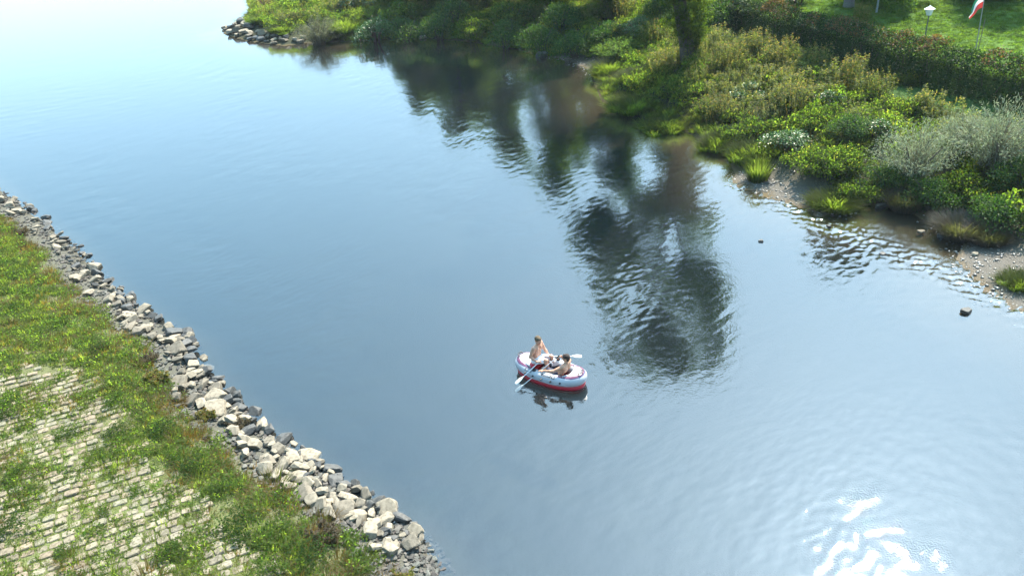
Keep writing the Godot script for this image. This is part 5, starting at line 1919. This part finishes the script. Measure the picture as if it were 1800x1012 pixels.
	crew("person", "bare chested man in white shorts seated upright on the stern, rowing", {
		"hips": Vector3(-0.45, 0.50, 0), "waist": Vector3(-0.44, 0.66, 0), "chest": Vector3(-0.41, 0.84, 0), "neck": Vector3(-0.37, 1.02, 0.0), "head": Vector3(-0.33, 1.155, 0.01), "look": Vector3(1, -0.2, 0.45), "front": Vector3(1, 0, 0),
		"shoulder_r": Vector3(-0.39, 0.965, 0.185), "shoulder_l": Vector3(-0.39, 0.965, -0.185), "elbow_r": Vector3(-0.47, 0.71, 0.28), "wrist_r": Vector3(-0.27, 0.60, 0.26), "elbow_l": Vector3(-0.33, 0.70, -0.27), "wrist_l": Vector3(-0.20, 0.56, -0.25),
		"hip_r": Vector3(-0.43, 0.47, 0.09), "hip_l": Vector3(-0.43, 0.47, -0.09), "knee_r": Vector3(-0.04, 0.62, 0.12), "knee_l": Vector3(-0.03, 0.60, -0.14), "ankle_r": Vector3(0.01, 0.20, 0.10), "ankle_l": Vector3(0.04, 0.20, -0.14), "toe_r": Vector3(0.16, 0.145, 0.10), "toe_l": Vector3(0.19, 0.145, -0.15),
		"reach_r": Vector3(0.75, 0.1, -0.65), "palm_r": Vector3(0.2, -1, 0), "thumb_r": 1.0, "curl_r": 1.0, "reach_l": Vector3(0.6, -0.15, 0.8), "palm_l": Vector3(0, -1, 0), "thumb_l": -1.0, "curl_l": 1.0,
	}, Color(0.47, 0.25, 0.165), Color(0.09, 0.06, 0.035), Color(0.70, 0.70, 0.72), at)
	crew("person", "bare chested dark haired man reclining in the bow with one arm along the tube", {
		"hips": Vector3(0.3, 0.22, 0), "waist": Vector3(0.4, 0.33, 0), "chest": Vector3(0.51, 0.49, 0), "neck": Vector3(0.56, 0.67, 0), "head": Vector3(0.545, 0.81, 0.0), "look": Vector3(-1, -0.1, 0.15), "front": Vector3(-0.93, 0.36, 0),
		"shoulder_l": Vector3(0.53, 0.615, 0.185), "shoulder_r": Vector3(0.53, 0.615, -0.185), "elbow_l": Vector3(0.32, 0.52, 0.36), "wrist_l": Vector3(0.05, 0.49, 0.42), "elbow_r": Vector3(0.38, 0.51, -0.30), "wrist_r": Vector3(0.32, 0.75, -0.09),
		"hip_l": Vector3(0.28, 0.23, 0.09), "hip_r": Vector3(0.28, 0.23, -0.09), "knee_l": Vector3(-0.07, 0.40, 0.21), "knee_r": Vector3(-0.06, 0.36, -0.17), "ankle_l": Vector3(-0.32, 0.17, 0.22), "ankle_r": Vector3(-0.34, 0.17, -0.2), "toe_l": Vector3(-0.45, 0.2, 0.24), "toe_r": Vector3(-0.47, 0.2, -0.22),
		"reach_l": Vector3(-1, -0.12, 0.1), "palm_l": Vector3(0, -1, 0.1), "thumb_l": 1.0, "curl_l": 0.2, "reach_r": Vector3(-0.6, -0.1, 0.55), "palm_r": Vector3(0.3, -1, 0), "thumb_r": -1.0, "curl_r": 1.0,
	}, Color(0.42, 0.22, 0.14), Color(0.03, 0.018, 0.013), Color(0.03, 0.035, 0.06), at)

func pillow(half: Vector3) -> Shape:      # a rounded box
	var s := Shape.new()
	var b := ball(3)
	for d in b[0]:
		var e := Vector3(signf(d.x) * pow(absf(d.x), 0.5), signf(d.y) * pow(absf(d.y), 0.5), signf(d.z) * pow(absf(d.z), 0.5))
		s.v.append(e * half * 0.93)
		s.n.append((d / half).normalized())
		s.c.append(Color.WHITE)
	for q in b[1]:
		s.i.append_array(PackedInt32Array([q[0], q[2], q[1]]))
	return s

func oar(boat: Transform3D, grip: Vector3, lock: Vector3, beyond: float, reach: float, label: String) -> void:
	var o := base("oar", Vector3.ZERO)
	o.transform = boat
	var d := (lock - grip).normalized()
	var tip := lock + d * reach
	var s := Shape.new()
	s.tube(PackedVector3Array([grip - d * 0.09, lock, tip]), PackedFloat32Array([0.011, 0.012, 0.011]), 8, Color(0.62, 0.63, 0.64))
	obj("shaft", s.mesh(), mats.vinyl, o)
	var h := Shape.new()
	h.tube(PackedVector3Array([grip - d * 0.10, grip - d * 0.095, grip + d * 0.05]), PackedFloat32Array([0.014, 0.019, 0.018]), 8, Color(0.03, 0.03, 0.035))
	obj("grip", h.mesh(), mats.rubber, o)
	var flat := d.cross(Vector3(0.25, 1, 0.2)).normalized()
	var thick := flat.cross(d).normalized()
	var v := PackedVector3Array()
	var c := PackedColorArray()
	for k in 13:
		var t := k / 12.0
		var w := 0.011 + 0.042 * smoothstep(0.0, 0.55, t) * (1.0 - 0.25 * pow(t, 8.0))
		for q in 13:
			var a := TAU * q / 12.0
			v.append(tip + d * (t * 0.32 - 0.04) + flat * cos(a) * w * (1.0 if k < 12 else 0.85) + thick * sin(a) * lerpf(0.014, 0.007, t) + thick * 0.04 * t * (1.0 - t))
			c.append(Color(0.74, 0.73, 0.66))
	var fan := Shape.new()
	fan.tube(PackedVector3Array([tip + d * 0.276, tip + d * 0.282]), PackedFloat32Array([0.004, 0.003]), 6, Color(0.74, 0.73, 0.66))
	obj("blade", merge([sheet(v, sheet_normals(v, 13, 13), c, 13, 13), fan.mesh()]), mats.vinyl, o)
	tag(o, label, "oar")

func bag(boat: Transform3D, foot: Vector3, half: Vector3, turn: float, label: String, category: String, straps: bool) -> void:
	var o := base(category, Vector3.ZERO)
	o.transform = boat * Transform3D(Basis(Vector3.UP, turn), foot)
	var s := Shape.new()
	var g := RandomNumberGenerator.new()
	g.seed = 9
	var p := pillow(half)
	for k in p.v.size():
		var q := p.v[k]
		q *= 1.0 + 0.05 * fine.get_noise_3d(q.x * 7.0, q.y * 7.0, q.z * 7.0)
		if q.y > 0.0:
			q.x *= 1.0 - 0.25 * q.y / half.y
		p.v[k] = q + Vector3(0, half.y, 0)
		p.c[k] = Color(0.018, 0.018, 0.028)
	obj("cloth_body", p.mesh(), mats.fabric, o)
	var flap := pillow(Vector3(half.x * 0.72, half.y * 0.2, half.z * 0.8))
	for k in flap.v.size():
		flap.v[k] += Vector3(0, half.y * 1.86, 0)
		flap.c[k] = Color(0.03, 0.03, 0.045)
	obj("flap", flap.mesh(), mats.fabric, o)
	if straps:
		for e in [-1.0, 1.0]:
			var st := Shape.new()
			st.tube(PackedVector3Array([Vector3(half.x * 0.3, half.y * 1.95, half.z * 0.45 * e), Vector3(half.x * 1.06, half.y * 1.45, half.z * 0.45 * e), Vector3(half.x * 1.16, half.y * 0.8, half.z * 0.5 * e), Vector3(half.x * 1.04, half.y * 0.15, half.z * 0.6 * e)]), PackedFloat32Array([0.02, 0.024, 0.022, 0.012]), 7, Color(0.42, 0.42, 0.46))
			obj("strap", st.mesh(), mats.fabric, o)
	tag(o, label, category)
